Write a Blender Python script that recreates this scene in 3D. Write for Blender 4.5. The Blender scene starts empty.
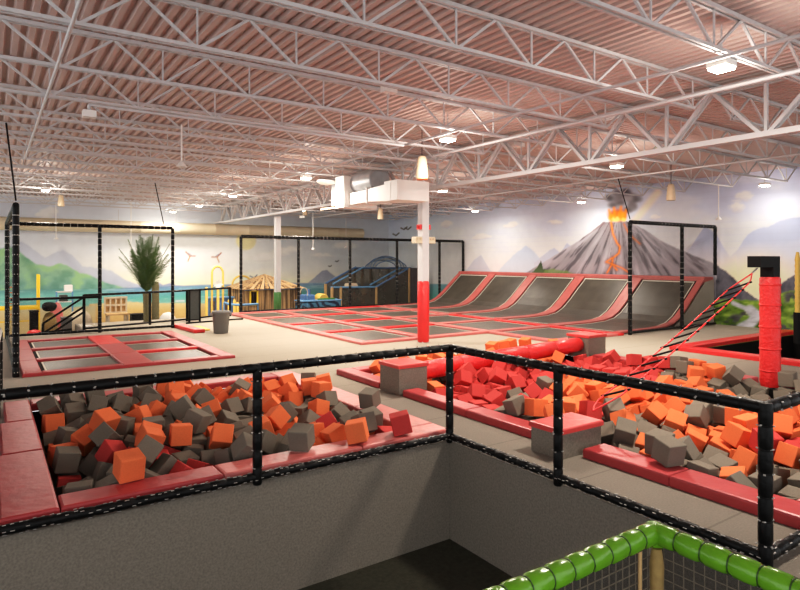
import bpy, math, random
import numpy as np
from mathutils import Vector, Matrix, Quaternion
random.seed(11)
rng = np.random.default_rng(3)
SC = bpy.context.scene
COL = SC.collection
PI = math.pi

# ------------------------------------------------------------------ camera
CAM_H = 2.03
FPX = 602.0
RX, RY = 0.826, -0.5635          # right axis in plan
FX, FY = 0.5635, 0.826           # forward axis in plan
HORIZ = 260.0
cd = bpy.data.cameras.new('camera')
cd.sensor_width = 36.0
cd.lens = FPX / 800 * 36.0
cd.shift_y = (HORIZ - 295) / 800.0
cd.clip_start = 0.05
cam = bpy.data.objects.new('camera', cd)
COL.objects.link(cam)
cam.location = (0, 0, CAM_H)
cam.rotation_euler = (PI / 2, 0, -math.atan2(FX, FY))
SC.camera = cam

def plan(px, py, z=0.0):
    """where the photograph's point px,py meets the level z"""
    d = (CAM_H - z) * FPX / (py - HORIZ)
    r = d * (px - 400) / FPX
    return (RX * r + FX * d, RY * r + FY * d)

def on_y(px, y):
    """x where sight line px crosses the vertical plane at y"""
    t = (px - 400) / FPX
    return y * (t * FY - RY) / (RX - t * FX)

def on_x(px, x):
    t = (px - 400) / FPX
    return x * (RX - t * FX) / (t * FY - RY)

def zat(py, x, y):
    d = FX * x + FY * y
    return CAM_H - (py - HORIZ) * d / FPX

# ------------------------------------------------------------------ materials
def srgb(r, g, b):
    f = lambda c: (c / 255 / 12.92) if c <= 10 else ((c / 255 + 0.055) / 1.055) ** 2.4
    return (f(r), f(g), f(b), 1)

def mat(name, col, rough=0.6, var=0.12, scale=30.0, bump=0.0, bscale=None, metal=0.0, spec=0.5, emit=None, estr=0.0, sheen=0.0):
    m = bpy.data.materials.new(name)
    m.use_nodes = True
    nt = m.node_tree
    b = nt.nodes['Principled BSDF']
    b.inputs['Roughness'].default_value = rough
    b.inputs['Metallic'].default_value = metal
    b.inputs['Specular IOR Level'].default_value = spec
    if emit:
        b.inputs['Emission Color'].default_value = emit
        b.inputs['Emission Strength'].default_value = estr
    tc = nt.nodes.new('ShaderNodeTexCoord')
    no = nt.nodes.new('ShaderNodeTexNoise')
    no.inputs['Scale'].default_value = scale
    no.inputs['Detail'].default_value = 4
    nt.links.new(tc.outputs['Object'], no.inputs['Vector'])
    mx = nt.nodes.new('ShaderNodeMix')
    mx.data_type = 'RGBA'
    d = tuple(c * (1 - var) for c in col[:3]) + (1,)
    l = tuple(min(1, c * (1 + var)) for c in col[:3]) + (1,)
    mx.inputs[6].default_value = d
    mx.inputs[7].default_value = l
    nt.links.new(no.outputs['Fac'], mx.inputs[0])
    nt.links.new(mx.outputs[2], b.inputs['Base Color'])
    if bump:
        n2 = nt.nodes.new('ShaderNodeTexNoise')
        n2.inputs['Scale'].default_value = bscale or scale
        n2.inputs['Detail'].default_value = 5
        nt.links.new(tc.outputs['Object'], n2.inputs['Vector'])
        bp = nt.nodes.new('ShaderNodeBump')
        bp.inputs['Strength'].default_value = bump
        bp.inputs['Distance'].default_value = 0.02
        nt.links.new(n2.outputs['Fac'], bp.inputs['Height'])
        nt.links.new(bp.outputs['Normal'], b.inputs['Normal'])
    return m

LOW = -1.1          # the hall floor beyond the raised deck
M = {}
M['floor'] = mat('deck_carpet', (0.44, 0.392, 0.325, 1), 0.95, 0.25, 60, 0.3, 400, spec=0.1)
M['floor_plain'] = mat('pale_carpet_panel', (0.42, 0.38, 0.325, 1), 0.95, 0.25, 60, 0.3, 400, spec=0.1)
M['toppad'] = mat('red_vinyl_top', (0.58, 0.065, 0.06, 1), 0.4, 0.15, 6, 0.3, 10)
M['carpet'] = mat('grey_carpet', (0.275, 0.245, 0.205, 1), 0.97, 0.42, 55, 0.6, 300, spec=0.05)
M['pitfloor'] = mat('dark_matting', (0.055, 0.054, 0.038, 1), 0.85, 0.5, 25, 0.3, 200, spec=0.2)
M['red'] = mat('red_vinyl', (0.43, 0.048, 0.052, 1), 0.42, 0.18, 7, 0.25, 9)
M['redpad'] = mat('sheen_paled_red_vinyl', (0.60, 0.165, 0.150, 1), 0.42, 0.2, 4, 0.35, 12)  # reflected light on the red court pads is mixed in as pale pink
M['bright'] = mat('bright_red_vinyl', (0.74, 0.035, 0.035, 1), 0.33, 0.15, 5, 0.7, 24)
M['mat'] = mat('black_woven_bed', (0.098, 0.088, 0.070, 1), 0.40, 0.45, 2.2, 0.1, 300)
M['matline'] = mat('white_webbing', (0.75, 0.7, 0.6, 1), 0.7, 0.1)
M['gap'] = mat('black_spring_gap', (0.008, 0.008, 0.008, 1), 0.9, 0.2)
M['black'] = mat('black_vinyl', (0.005, 0.005, 0.005, 1), 0.42, 0.3, 14, 0.35, 25, spec=0.22)
M['matte'] = mat('matte_black', (0.008, 0.0075, 0.007, 1), 0.6, 0.3, 20, spec=0.2)
M['tie'] = mat('pale_tie', (0.42, 0.40, 0.37, 1), 0.4, 0.2)
M['cord'] = mat('black_cord', (0.03, 0.03, 0.03, 1), 0.4, 0.3, 80)
M['green'] = mat('green_vinyl', (0.14, 0.35, 0.02, 1), 0.22, 0.18, 6, 0.3, 16)
M['greenseam'] = mat('dark_green_seam', (0.03, 0.08, 0.006, 1), 0.5)
M['tan'] = mat('tan_foam', (0.35, 0.24, 0.09, 1), 0.8, 0.35, 30)
M['steel'] = mat('white_painted_steel', (0.62, 0.605, 0.605, 1), 0.5, 0.06, 6)
M['deck'] = mat('bounce_tinted_roof_deck', (0.60, 0.475, 0.44, 1), 0.6, 0.08, 1.2)  # pink of light bounced up from the red pads is put into this colour
M['white'] = mat('white_sheet_metal', (0.83, 0.80, 0.76, 1), 0.5, 0.06, 3)
M['galv'] = mat('grey_sheet_metal', (0.42, 0.42, 0.43, 1), 0.4, 0.2, 6, metal=0.3)
M['ductfab'] = mat('cream_duct', (0.66, 0.57, 0.42, 1), 0.6, 0.12, 2)
M['speaker'] = mat('beige_plastic', (0.72, 0.56, 0.38, 1), 0.5, 0.05)
M['lamp'] = mat('lamp_lens', (1, 1, 1, 1), 0.4, 0.0, emit=(1, 0.86, 0.62, 1), estr=28)
M['orange'] = mat('orange_foam', (0.80, 0.20, 0.080, 1), 0.85, 0.10, 90, 0.2, 260, spec=0.15)
M['greyfoam'] = mat('charcoal_foam', (0.205, 0.180, 0.145, 1), 0.88, 0.14, 90, 0.25, 260, spec=0.15)
M['redfoam'] = mat('red_foam', (0.56, 0.068, 0.062, 1), 0.85, 0.12, 90, 0.2, 260, spec=0.15)
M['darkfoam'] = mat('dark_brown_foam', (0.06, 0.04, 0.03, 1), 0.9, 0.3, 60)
M['yellow'] = mat('yellow_paint', (0.75, 0.50, 0.12, 1), 0.6, 0.15)
M['yellow2'] = mat('bright_yellow_paint', (0.85, 0.55, 0.03, 1), 0.5, 0.1)
M['wood'] = mat('pale_timber', (0.55, 0.36, 0.17, 1), 0.75, 0.3, 8)
M['blue'] = mat('blue_vinyl', (0.10, 0.20, 0.38, 1), 0.45, 0.2)
M['bluelite'] = mat('light_blue_paint', (0.15, 0.33, 0.55, 1), 0.5, 0.15)
M['greenpad'] = mat('dark_green_vinyl', (0.07, 0.22, 0.06, 1), 0.45, 0.15)
M['grey'] = mat('grey_plastic', (0.17, 0.165, 0.155, 1), 0.5, 0.12)
M['beige'] = mat('beige_board', (0.62, 0.52, 0.38, 1), 0.7, 0.15)
M['darkgrey'] = mat('charcoal_panel', (0.05, 0.055, 0.05, 1), 0.6, 0.3)
M['leaf'] = mat('palm_leaf', (0.055, 0.11, 0.02, 1), 0.5, 0.5, 5)
M['bark'] = mat('palm_bark', (0.16, 0.14, 0.07, 1), 0.85, 0.4, 25, 0.4, 40)
M['flower'] = mat('white_petals', (0.75, 0.72, 0.65, 1), 0.6, 0.2)
M['rock'] = mat('purple_grey_rock', (0.11, 0.09, 0.10, 1), 0.8, 0.4, 12)
M['silver'] = mat('bare_aluminium', (0.62, 0.60, 0.56, 1), 0.3, 0.1, metal=0.6)
M['orangepaint'] = mat('orange_paint', (0.8, 0.2, 0.04, 1), 0.5, 0.1)

def bamboo_mat():
    m = mat('striped_bamboo', (0.3, 0.18, 0.08, 1), 0.7)
    nt = m.node_tree; b = nt.nodes['Principled BSDF']
    tc = nt.nodes['Texture Coordinate']
    mp = nt.nodes.new('ShaderNodeMapping'); mp.inputs['Scale'].default_value = (7, 7, 0.3)
    nt.links.new(tc.outputs['Object'], mp.inputs['Vector'])
    no = nt.nodes.new('ShaderNodeTexNoise'); no.inputs['Scale'].default_value = 1.4; no.inputs['Detail'].default_value = 1
    nt.links.new(mp.outputs['Vector'], no.inputs['Vector'])
    r = nt.nodes.new('ShaderNodeValToRGB')
    r.color_ramp.elements[0].position = 0.40; r.color_ramp.elements[0].color = (0.10, 0.055, 0.025, 1)
    r.color_ramp.elements[1].position = 0.6; r.color_ramp.elements[1].color = (0.50, 0.31, 0.14, 1)
    nt.links.new(no.outputs['Fac'], r.inputs['Fac'])
    nt.links.new(r.outputs['Color'], b.inputs['Base Color'])
    return m
M['bamboo'] = bamboo_mat()

def wavy_mat():
    m = mat('blue_wave_print', (0.1, 0.2, 0.4, 1), 0.5)
    nt = m.node_tree; b = nt.nodes['Principled BSDF']; tc = nt.nodes['Texture Coordinate']
    w = nt.nodes.new('ShaderNodeTexWave'); w.bands_direction = 'DIAGONAL'
    w.inputs['Scale'].default_value = 1.6; w.inputs['Distortion'].default_value = 9; w.inputs['Detail'].default_value = 1.5
    nt.links.new(tc.outputs['Object'], w.inputs['Vector'])
    r = nt.nodes.new('ShaderNodeValToRGB')
    r.color_ramp.elements[0].position = 0.35; r.color_ramp.elements[0].color = (0.015, 0.03, 0.08, 1)
    r.color_ramp.elements[1].position = 0.55; r.color_ramp.elements[1].color = (0.10, 0.27, 0.42, 1)
    nt.links.new(w.outputs['Fac'], r.inputs['Fac']); nt.links.new(r.outputs['Color'], b.inputs['Base Color'])
    return m
M['wavy'] = wavy_mat()

def net_mat(name, col, open_=0.72):
    m = bpy.data.materials.new(name); m.use_nodes = True
    nt = m.node_tree; b = nt.nodes['Principled BSDF']
    b.inputs['Base Color'].default_value = col; b.inputs['Roughness'].default_value = 0.8
    no = nt.nodes.new('ShaderNodeTexNoise'); no.inputs['Scale'].default_value = 3
    tc = nt.nodes.new('ShaderNodeTexCoord'); nt.links.new(tc.outputs['Object'], no.inputs['Vector'])
    ma = nt.nodes.new('ShaderNodeMath'); ma.operation = 'MULTIPLY_ADD'
    ma.inputs[1].default_value = 0.12; ma.inputs[2].default_value = 1 - open_ - 0.06
    nt.links.new(no.outputs['Fac'], ma.inputs[0]); nt.links.new(ma.outputs[0], b.inputs['Alpha'])
    return m
M['net'] = net_mat('fine_black_net', (0.02, 0.02, 0.018, 1), 0.76)
M['netthin'] = net_mat('sheer_black_net', (0.02, 0.02, 0.018, 1), 0.9)
M['netdense'] = net_mat('dense_black_net', (0.03, 0.027, 0.025, 1), 0.35)

# ------------------------------------------------------------------ mesh builder
class MB:
    def __init__(s):
        s.v = []; s.f = []; s.mi = []; s.sm = []; s.cur = 0
    def add(s, vs, fs, smooth=False):
        o = len(s.v)
        s.v += [tuple(p) for p in vs]
        s.f += [tuple(i + o for i in f) for f in fs]
        s.mi += [s.cur] * len(fs); s.sm += [smooth] * len(fs)
    def box(s, lo, hi, c=0.0):
        (x0, y0, z0), (x1, y1, z1) = lo, hi
        if c <= 0:
            v = [(x, y, z) for x in (x0, x1) for y in (y0, y1) for z in (z0, z1)]
            s.add(v, [(0, 1, 3, 2), (4, 6, 7, 5), (0, 4, 5, 1), (2, 3, 7, 6), (0, 2, 6, 4), (1, 5, 7, 3)])
        else:   # top edges and corners eased
            c = min(c, (x1 - x0) / 2.2, (y1 - y0) / 2.2, (z1 - z0) / 1.2)
            rings = []
            for ins, z in ((0, z0), (0, z1 - c), (c * .3, z1 - c * .3), (c, z1)):
                rings.append([(x0 + ins, y0 + ins, z), (x1 - ins, y0 + ins, z), (x1 - ins, y1 - ins, z), (x0 + ins, y1 - ins, z)])
            v = [p for r in rings for p in r]
            f = [(3, 2, 1, 0), (12, 13, 14, 15)]
            for k in range(3):
                for i in range(4):
                    j = (i + 1) % 4
                    f.append((k * 4 + i, k * 4 + j, k * 4 + 4 + j, k * 4 + 4 + i))
            s.add(v, f)
        return s
    def frame(s, p0, p1):
        d = (Vector(p1) - Vector(p0)); L = d.length; d.normalize()
        up = Vector((0, 0, 1)) if abs(d.z) < 0.95 else Vector((0, 1, 0))
        a = d.cross(up).normalized(); b = a.cross(d).normalized()
        return Vector(p0), d, a, b, L
    def bar(s, p0, p1, w, h):
        """box section bar: w across (level), h upright"""
        o, d, a, b, L = s.frame(p0, p1)
        v = []
        for t in (0, L):
            for x, y in ((-w / 2, -h / 2), (w / 2, -h / 2), (w / 2, h / 2), (-w / 2, h / 2)):
                v.append(o + d * t + a * x + b * y)
        s.add(v, [(3, 2, 1, 0), (4, 5, 6, 7), (0, 1, 5, 4), (1, 2, 6, 5), (2, 3, 7, 6), (3, 0, 4, 7)])
        return s
    def lathe(s, p0, p1, prof, n=12):
        """prof: list of (t along axis in metres, radius)"""
        o, d, a, b, L = s.frame(p0, p1)
        v = []; f = []
        for t, r in prof:
            for k in range(n):
                an = 2 * PI * k / n
                v.append(o + d * t + a * (r * math.cos(an)) + b * (r * math.sin(an)))
        m = len(prof)
        for i in range(m - 1):
            for k in range(n):
                j = (k + 1) % n
                f.append((i * n + k, i * n + j, (i + 1) * n + j, (i + 1) * n + k))
        s.add(v, f, True)
        s.add(v[:n], [tuple(range(n))[::-1]]); s.add(v[-n:], [tuple(range(n))])
        return s
    def cyl(s, p0, p1, r, n=12, r1=None):
        L = (Vector(p1) - Vector(p0)).length
        return s.lathe(p0, p1, [(0, r), (L, r if r1 is None else r1)], n)
    def tube(s, pts, r, n=8):
        for a, b in zip(pts[:-1], pts[1:]):
            s.cyl(a, b, r, n)
        return s
    def poly(s, pts):
        s.add(pts, [tuple(range(len(pts)))]); return s
    def prism(s, pts, off):
        """closed outline pts pushed along vector off"""
        n = len(pts); off = Vector(off)
        v = [Vector(p) for p in pts] + [Vector(p) + off for p in pts]
        f = [tuple(range(n))[::-1], tuple(range(n, 2 * n))]
        f += [(i, (i + 1) % n, n + (i + 1) % n, n + i) for i in range(n)]
        s.add(v, f); return s
    def build(s, name, mats, parent=None, org=None):
        me = bpy.data.meshes.new(name)
        v = s.v
        if org is not None:
            v = [(p[0] - org[0], p[1] - org[1], p[2] - org[2]) for p in v]
        me.from_pydata(v, [], s.f)
        ms = mats if isinstance(mats, (list, tuple)) else [mats]
        for m in ms: me.materials.append(M[m] if isinstance(m, str) else m)
        me.polygons.foreach_set('material_index', s.mi)
        me.polygons.foreach_set('use_smooth', s.sm)
        me.update()
        o = bpy.data.objects.new(name, me)
        COL.objects.link(o)
        if parent is not None:
            o.parent = parent
            if org is not None:
                o.location = Vector(org) - (parent.location if parent.parent is None else Vector((0, 0, 0)))
            else:
                o.matrix_parent_inverse = Matrix.Identity(4)
                o.location = -WORLD(parent)
        elif org is not None:
            o.location = org
        return o

def WORLD(o):
    p = Vector(o.location)
    while o.parent is not None:
        o = o.parent; p += Vector(o.location)
    return p

def recalc(o):
    import bmesh
    bm = bmesh.new(); bm.from_mesh(o.data); bmesh.ops.recalc_face_normals(bm, faces=bm.faces); bm.to_mesh(o.data); bm.free(); return o

def tag(o, label, cat, group=None, kind=None):
    o['label'] = label; o['category'] = cat
    if group: o['group'] = group
    if kind: o['kind'] = kind
    return o
def thing(name, loc, label, cat, group=None):
    o = bpy.data.objects.new(name, None); COL.objects.link(o)
    o.location = loc; o.empty_display_size = 0.1
    return tag(o, label, cat, group)
def struct(o):
    o['kind'] = 'structure'; return o

def copy_tree(o, parent=None):
    c = o.copy(); COL.objects.link(c)
    if parent is not None: c.parent = parent
    for ch in list(KIDS.get(o, [])) or list(o.children):
        copy_tree(ch, c)
    return c
KIDS = {}
LAMP_W = 180.0
w = bpy.data.worlds.new('room_light'); SC.world = w; w.use_nodes = True
bg = w.node_tree.nodes['Background']
bg.inputs['Color'].default_value = (0.97, 0.985, 1.0, 1); bg.inputs['Strength'].default_value = 1.6
SC.view_settings.view_transform = 'Standard'
SC.view_settings.look = 'None'
SC.view_settings.exposure = 0.0

SC.view_settings.use_curve_mapping = True
_cm = SC.view_settings.curve_mapping
_c = _cm.curves[3]
_c.points[0].location = (0, 0); _c.points[-1].location = (1, 1)
for _p in ((0.05, 0.036), (0.2, 0.19), (0.6, 0.655)): _c.points.new(*_p)
_cm.update()
# ================================================================== THE SETTING
ROOF = 4.68
WX, WY = 19.0, 29.0           # inner faces of the two painted walls
XMIN, YMIN = -6.0, -4.0
PIT_Z = -1.1

def floor_mesh():
    xs = sorted({XMIN, 0.08, 0.45, 2.3, 3.98, 7.6, 4.27, 4.38, 5.02, 5.36, 10.2, 10.55, 12.72, 13.0, 18.0, 18.3, WX})
    ys = sorted({YMIN, 1.0, 1.85, 2.2, 5.27, 5.37, 5.68, 7.5, 7.8, 9.15, 9.45, 9.5, 9.82, 18.95, 21.65, 22.85})
    holes = [(XMIN, YMIN, 4.27, 5.27), (0.45, 5.68, 3.98, 9.45), (2.3 - 9, 18.95, 2.3, 40), (2.0, 21.65, 7.6, 40), (5.36, 2.2, 10.2, 9.15), (13.0, 1.0, 18.0, 7.5)]
    b = MB(); idx = {}
    for x in xs:
        for y in ys: idx[(x, y)] = len(b.v); b.v.append((x, y, 0))
    for x0, x1 in zip(xs[:-1], xs[1:]):
        for y0, y1 in zip(ys[:-1], ys[1:]):
            cx, cy = (x0 + x1) / 2, (y0 + y1) / 2
            if any(h[0] < cx < h[2] and h[1] < cy < h[3] for h in holes): continue
            b.f.append((idx[(x0, y0)], idx[(x1, y0)], idx[(x1, y1)], idx[(x0, y1)])); b.mi.append(0); b.sm.append(False)
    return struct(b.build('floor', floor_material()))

def floor_material():
    m = M['floor']; nt = m.node_tree; b = nt.nodes['Principled BSDF']
    # colour multiplied darker toward the near side; thin seams between the boards under it
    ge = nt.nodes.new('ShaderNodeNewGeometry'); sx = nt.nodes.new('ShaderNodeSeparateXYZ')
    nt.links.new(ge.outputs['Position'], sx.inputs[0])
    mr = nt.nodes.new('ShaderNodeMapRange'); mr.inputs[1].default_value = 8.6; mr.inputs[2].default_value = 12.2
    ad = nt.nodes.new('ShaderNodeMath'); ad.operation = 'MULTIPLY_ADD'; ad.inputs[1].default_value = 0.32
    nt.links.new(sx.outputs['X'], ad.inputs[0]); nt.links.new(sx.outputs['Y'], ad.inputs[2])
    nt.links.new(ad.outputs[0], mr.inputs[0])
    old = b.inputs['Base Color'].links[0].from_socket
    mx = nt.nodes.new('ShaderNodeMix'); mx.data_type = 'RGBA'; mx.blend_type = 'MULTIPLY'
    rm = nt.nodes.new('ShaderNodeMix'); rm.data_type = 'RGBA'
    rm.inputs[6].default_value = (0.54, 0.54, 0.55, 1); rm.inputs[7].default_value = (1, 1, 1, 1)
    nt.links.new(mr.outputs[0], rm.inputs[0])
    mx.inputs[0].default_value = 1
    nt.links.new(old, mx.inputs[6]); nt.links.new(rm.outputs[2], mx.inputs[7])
    # seams along x every 1.22 m
    fr = nt.nodes.new('ShaderNodeMath'); fr.operation = 'FRACT'
    dv = nt.nodes.new('ShaderNodeMath'); dv.operation = 'DIVIDE'; dv.inputs[1].default_value = 1.22
    nt.links.new(sx.outputs['Y'], dv.inputs[0]); nt.links.new(dv.outputs[0], fr.inputs[0])
    lt = nt.nodes.new('ShaderNodeMath'); lt.operation = 'LESS_THAN'; lt.inputs[1].default_value = 0.016
    nt.links.new(fr.outputs[0], lt.inputs[0])
    ml = nt.nodes.new('ShaderNodeMath'); ml.operation = 'MULTIPLY'; ml.inputs[1].default_value = 0.35
    nt.links.new(lt.outputs[0], ml.inputs[0])
    m2 = nt.nodes.new('ShaderNodeMix'); m2.data_type = 'RGBA'; m2.blend_type = 'MULTIPLY'
    m2.inputs[7].default_value = (0.35, 0.33, 0.3, 1)
    nt.links.new(ml.outputs[0], m2.inputs[0]); nt.links.new(mx.outputs[2], m2.inputs[6])
    nt.links.new(m2.outputs[2], b.inputs['Base Color'])
    return m
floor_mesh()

# the drop in front of the pits, and the insides of the three pits
b = MB(); b.box((XMIN, 5.27, PIT_Z), (4.32, 5.36, -0.001)); b.cur = 1; b.box((XMIN, 5.275, -0.03), (4.27, 5.36, 0.004))
struct(b.build('wall_drop_back', ['carpet', 'floor']))
b = MB(); b.box((4.27, YMIN, PIT_Z), (4.36, 5.27, -0.001)); struct(b.build('wall_drop_side', 'carpet'))
b = MB(); b.box((XMIN, YMIN, PIT_Z - 0.05), (4.36, 5.36, PIT_Z)); struct(b.build('floor_drop', 'pitfloor'))

def pit_tub(name, x0, y0, x1, y1, depth, m):
    b = MB(); t = 0.03
    b.box((x0, y0, -depth - t), (x1, y1, -depth))
    b.box((x0, y0, -depth), (x0 + t, y1, -0.005)); b.box((x1 - t, y0, -depth), (x1, y1, -0.005))
    b.box((x0, y0, -depth), (x1, y0 + t, -0.005)); b.box((x0, y1 - t, -depth), (x1, y1, -0.005))
    return struct(b.build(name, m))
pit_tub('floor_square_pit', 0.45, 5.68, 3.98, 9.45, 0.63, 'matte')
pit_tub('floor_long_pit', 5.36, 2.2, 10.2, 9.15, 0.63, 'matte')
pit_tub('floor_far_pit', 13.0, 1.0, 18.0, 7.5, 0.9, 'matte')

# lower hall floor past the deck and the deck's edge faces
b = MB(); b.box((XMIN, 18.95, LOW - .05), (WX, WY, LOW)); struct(b.build('floor_hall', 'floor_plain'))
b = MB(); b.box((XMIN, 18.90, LOW), (2.3, 18.945, -.003)); b.box((2.25, 18.95, LOW), (2.295, 21.64, -.003)); b.box((2.3, 21.6, LOW), (7.6, 21.645, -.003)); b.box((7.55, 21.65, LOW), (7.595, 22.84, -.003)); b.box((7.6, 22.8, LOW), (WX, 22.845, -.003))
struct(b.build('wall_deck_edge', 'carpet'))

# ------------------------------------------------------------------ ceiling: ribbed steel deck, ribs along y
b = MB(); pitch = 0.152; x = XMIN; pts = []
while x < WX:
    pts += [(x, ROOF + 0.0), (x + 0.062, ROOF), (x + 0.083, ROOF + 0.05), (x + 0.131, ROOF + 0.05)]
    x += pitch
pts.append((WX + 0.05, ROOF))
v = [(px_, YMIN, pz) for px_, pz in pts] + [(px_, WY + 0.05, pz) for px_, pz in pts]
n = len(pts)
b.add(v, [(i + 1, i, n + i, n + i + 1) for i in range(n - 1)])
struct(b.build('ceiling', 'deck'))

# ------------------------------------------------------------------ painted walls (colour per vertex, painted below)
def sm(e0, e1, x):
    t = np.clip((x - e0) / (e1 - e0), 0, 1); return t * t * (3 - 2 * t)
def lin(c):
    c = np.array(c, float) / 255
    return np.where(c <= 0.04045, c / 12.92, ((c + 0.055) / 1.055) ** 2.4)
def vnoise(x, y, seed):
    r = np.random.default_rng(seed); T = r.random((64, 64))
    xi = np.floor(x).astype(int); yi = np.floor(y).astype(int); fx = x - xi; fy = y - yi
    fx = fx * fx * (3 - 2 * fx); fy = fy * fy * (3 - 2 * fy)
    g = lambda a, c: T[a % 64, c % 64]
    return (g(xi, yi) * (1 - fx) + g(xi + 1, yi) * fx) * (1 - fy) + (g(xi, yi + 1) * (1 - fx) + g(xi + 1, yi + 1) * fx) * fy
def fbm(x, y, seed, o=4):
    s = 0; a = 0.5
    for i in range(o): s = s + a * vnoise(x * 2 ** i, y * 2 ** i, seed + i); a /= 2
    return s / (1 - 0.5 ** o)
class Paint:
    def __init__(s, px, py): s.x = px; s.y = py; s.c = np.zeros((len(px), 3))
    def fill(s, c): s.c[:] = lin(c)
    def lay(s, m, c):
        c = lin(c) if not isinstance(c, np.ndarray) or c.ndim == 1 and c.max() > 1.5 else c
        m = np.clip(m, 0, 1)[:, None]; s.c = s.c * (1 - m) + c * m
    def vgrad(s, m, stops):
        ys = [a for a, _ in stops]; cs = np.array([lin(c) for _, c in stops])
        col = np.stack([np.interp(s.y, ys, cs[:, i]) for i in range(3)], 1)
        mm = np.clip(m, 0, 1)[:, None]; s.c = s.c * (1 - mm) + col * mm
    def under(s, line, soft=0.8, rough=0, seed=1, freq=0.3):
        xs = [p[0] for p in line]; ys = [p[1] for p in line]
        yy = np.interp(s.x, xs, ys)
        if rough: yy = yy + (fbm(s.x * freq, s.x * 0 + 3.3, seed, 3) - 0.5) * 2 * rough
        return sm(-soft, soft, s.y - yy) * ((s.x >= xs[0] - 1) | (xs[0] < -50)) * ((s.x <= xs[-1] + 1) | (xs[-1] > 800))
    def blob(s, cx, cy, rx, ry, soft=0.35):
        d = np.sqrt(((s.x - cx) / rx) ** 2 + ((s.y - cy) / ry) ** 2)
        return 1 - sm(1 - soft, 1 + soft, d)
    def cloud(s, cx, cy, rx, ry, c):
        n = fbm(s.x * .22 + cx, s.y * .35 + cy, int(cx) % 50 + 150, 4)
        d = np.sqrt(((s.x - cx) / (rx * 1.5)) ** 2 + ((s.y - cy) / (ry * 1.8)) ** 2)
        s.lay(sm(.15, .55, (1.15 - d) * (.35 + n) - .12) * .65, c)
        s.lay(sm(.2, .6, (1.0 - np.hypot((s.x - cx) / (rx * 1.4), (s.y - cy - ry * .9) / (ry * 1.1))) * (.3 + n)) * .35, (198, 192, 196))
    def stroke(s, pts, w, soft=0.5):
        best = np.full(len(s.x), 1e9)
        for (x0, y0), (x1, y1) in zip(pts[:-1], pts[1:]):
            dx, dy = x1 - x0, y1 - y0; L = dx * dx + dy * dy + 1e-9
            t = np.clip(((s.x - x0) * dx + (s.y - y0) * dy) / L, 0, 1)
            best = np.minimum(best, np.hypot(s.x - x0 - t * dx, s.y - y0 - t * dy))
        return 1 - sm(w / 2 - soft * .5, w / 2 + soft, best)

def design_xy(P):
    d = np.maximum(FX * P[:, 0] + FY * P[:, 1], 0.5); r = RX * P[:, 0] + RY * P[:, 1]
    return 400 + r / d * FPX, HORIZ - (P[:, 2] - CAM_H) / d * FPX

def wall(name, P, nu, nv, painter):
    px, py = design_xy(P)
    pt = Paint(px, py); painter(pt, P); pt.c = np.clip(pt.c * np.array([1.16, 1.22, 1.30]), 0, .90)
    me = bpy.data.meshes.new(name)
    i = np.arange(nu - 1)[None, :] + nu * np.arange(nv - 1)[:, None]
    f = np.stack([i, i + 1, i + 1 + nu, i + nu], -1).reshape(-1, 4)
    me.vertices.add(len(P)); me.vertices.foreach_set('co', P.ravel())
    me.loops.add(f.size); me.loops.foreach_set('vertex_index', f.ravel())
    me.polygons.add(len(f)); me.polygons.foreach_set('loop_start', np.arange(0, f.size, 4))
    me.update(calc_edges=True)
    at = me.color_attributes.new('paint', 'FLOAT_COLOR', 'POINT')
    at.data.foreach_set('color', np.concatenate([pt.c, np.ones((len(P), 1))], 1).astype(np.float32).ravel())
    m = bpy.data.materials.new(name + '_mural'); m.use_nodes = True; nt = m.node_tree
    bs = nt.nodes['Principled BSDF']; bs.inputs['Roughness'].default_value = 0.85; bs.inputs['Specular IOR Level'].default_value = 0.1
    ca = nt.nodes.new('ShaderNodeVertexColor'); ca.layer_name = 'paint'
    br = nt.nodes.new('ShaderNodeTexNoise'); br.inputs['Scale'].default_value = 3.0; br.inputs['Detail'].default_value = 6
    tc = nt.nodes.new('ShaderNodeTexCoord'); nt.links.new(tc.outputs['Object'], br.inputs['Vector'])
    mr = nt.nodes.new('ShaderNodeMapRange'); mr.inputs[3].default_value = 0.93; mr.inputs[4].default_value = 1.05
    nt.links.new(br.outputs['Fac'], mr.inputs[0])
    mx = nt.nodes.new('ShaderNodeMix'); mx.data_type = 'RGBA'; mx.blend_type = 'MULTIPLY'; mx.inputs[0].default_value = 1
    nt.links.new(ca.outputs['Color'], mx.inputs[6]); nt.links.new(mr.outputs[0], mx.inputs[7])
    nt.links.new(mx.outputs[2], bs.inputs['Base Color'])
    me.materials.append(m)
    o = bpy.data.objects.new(name, me); COL.objects.link(o)
    return struct(o)

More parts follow.
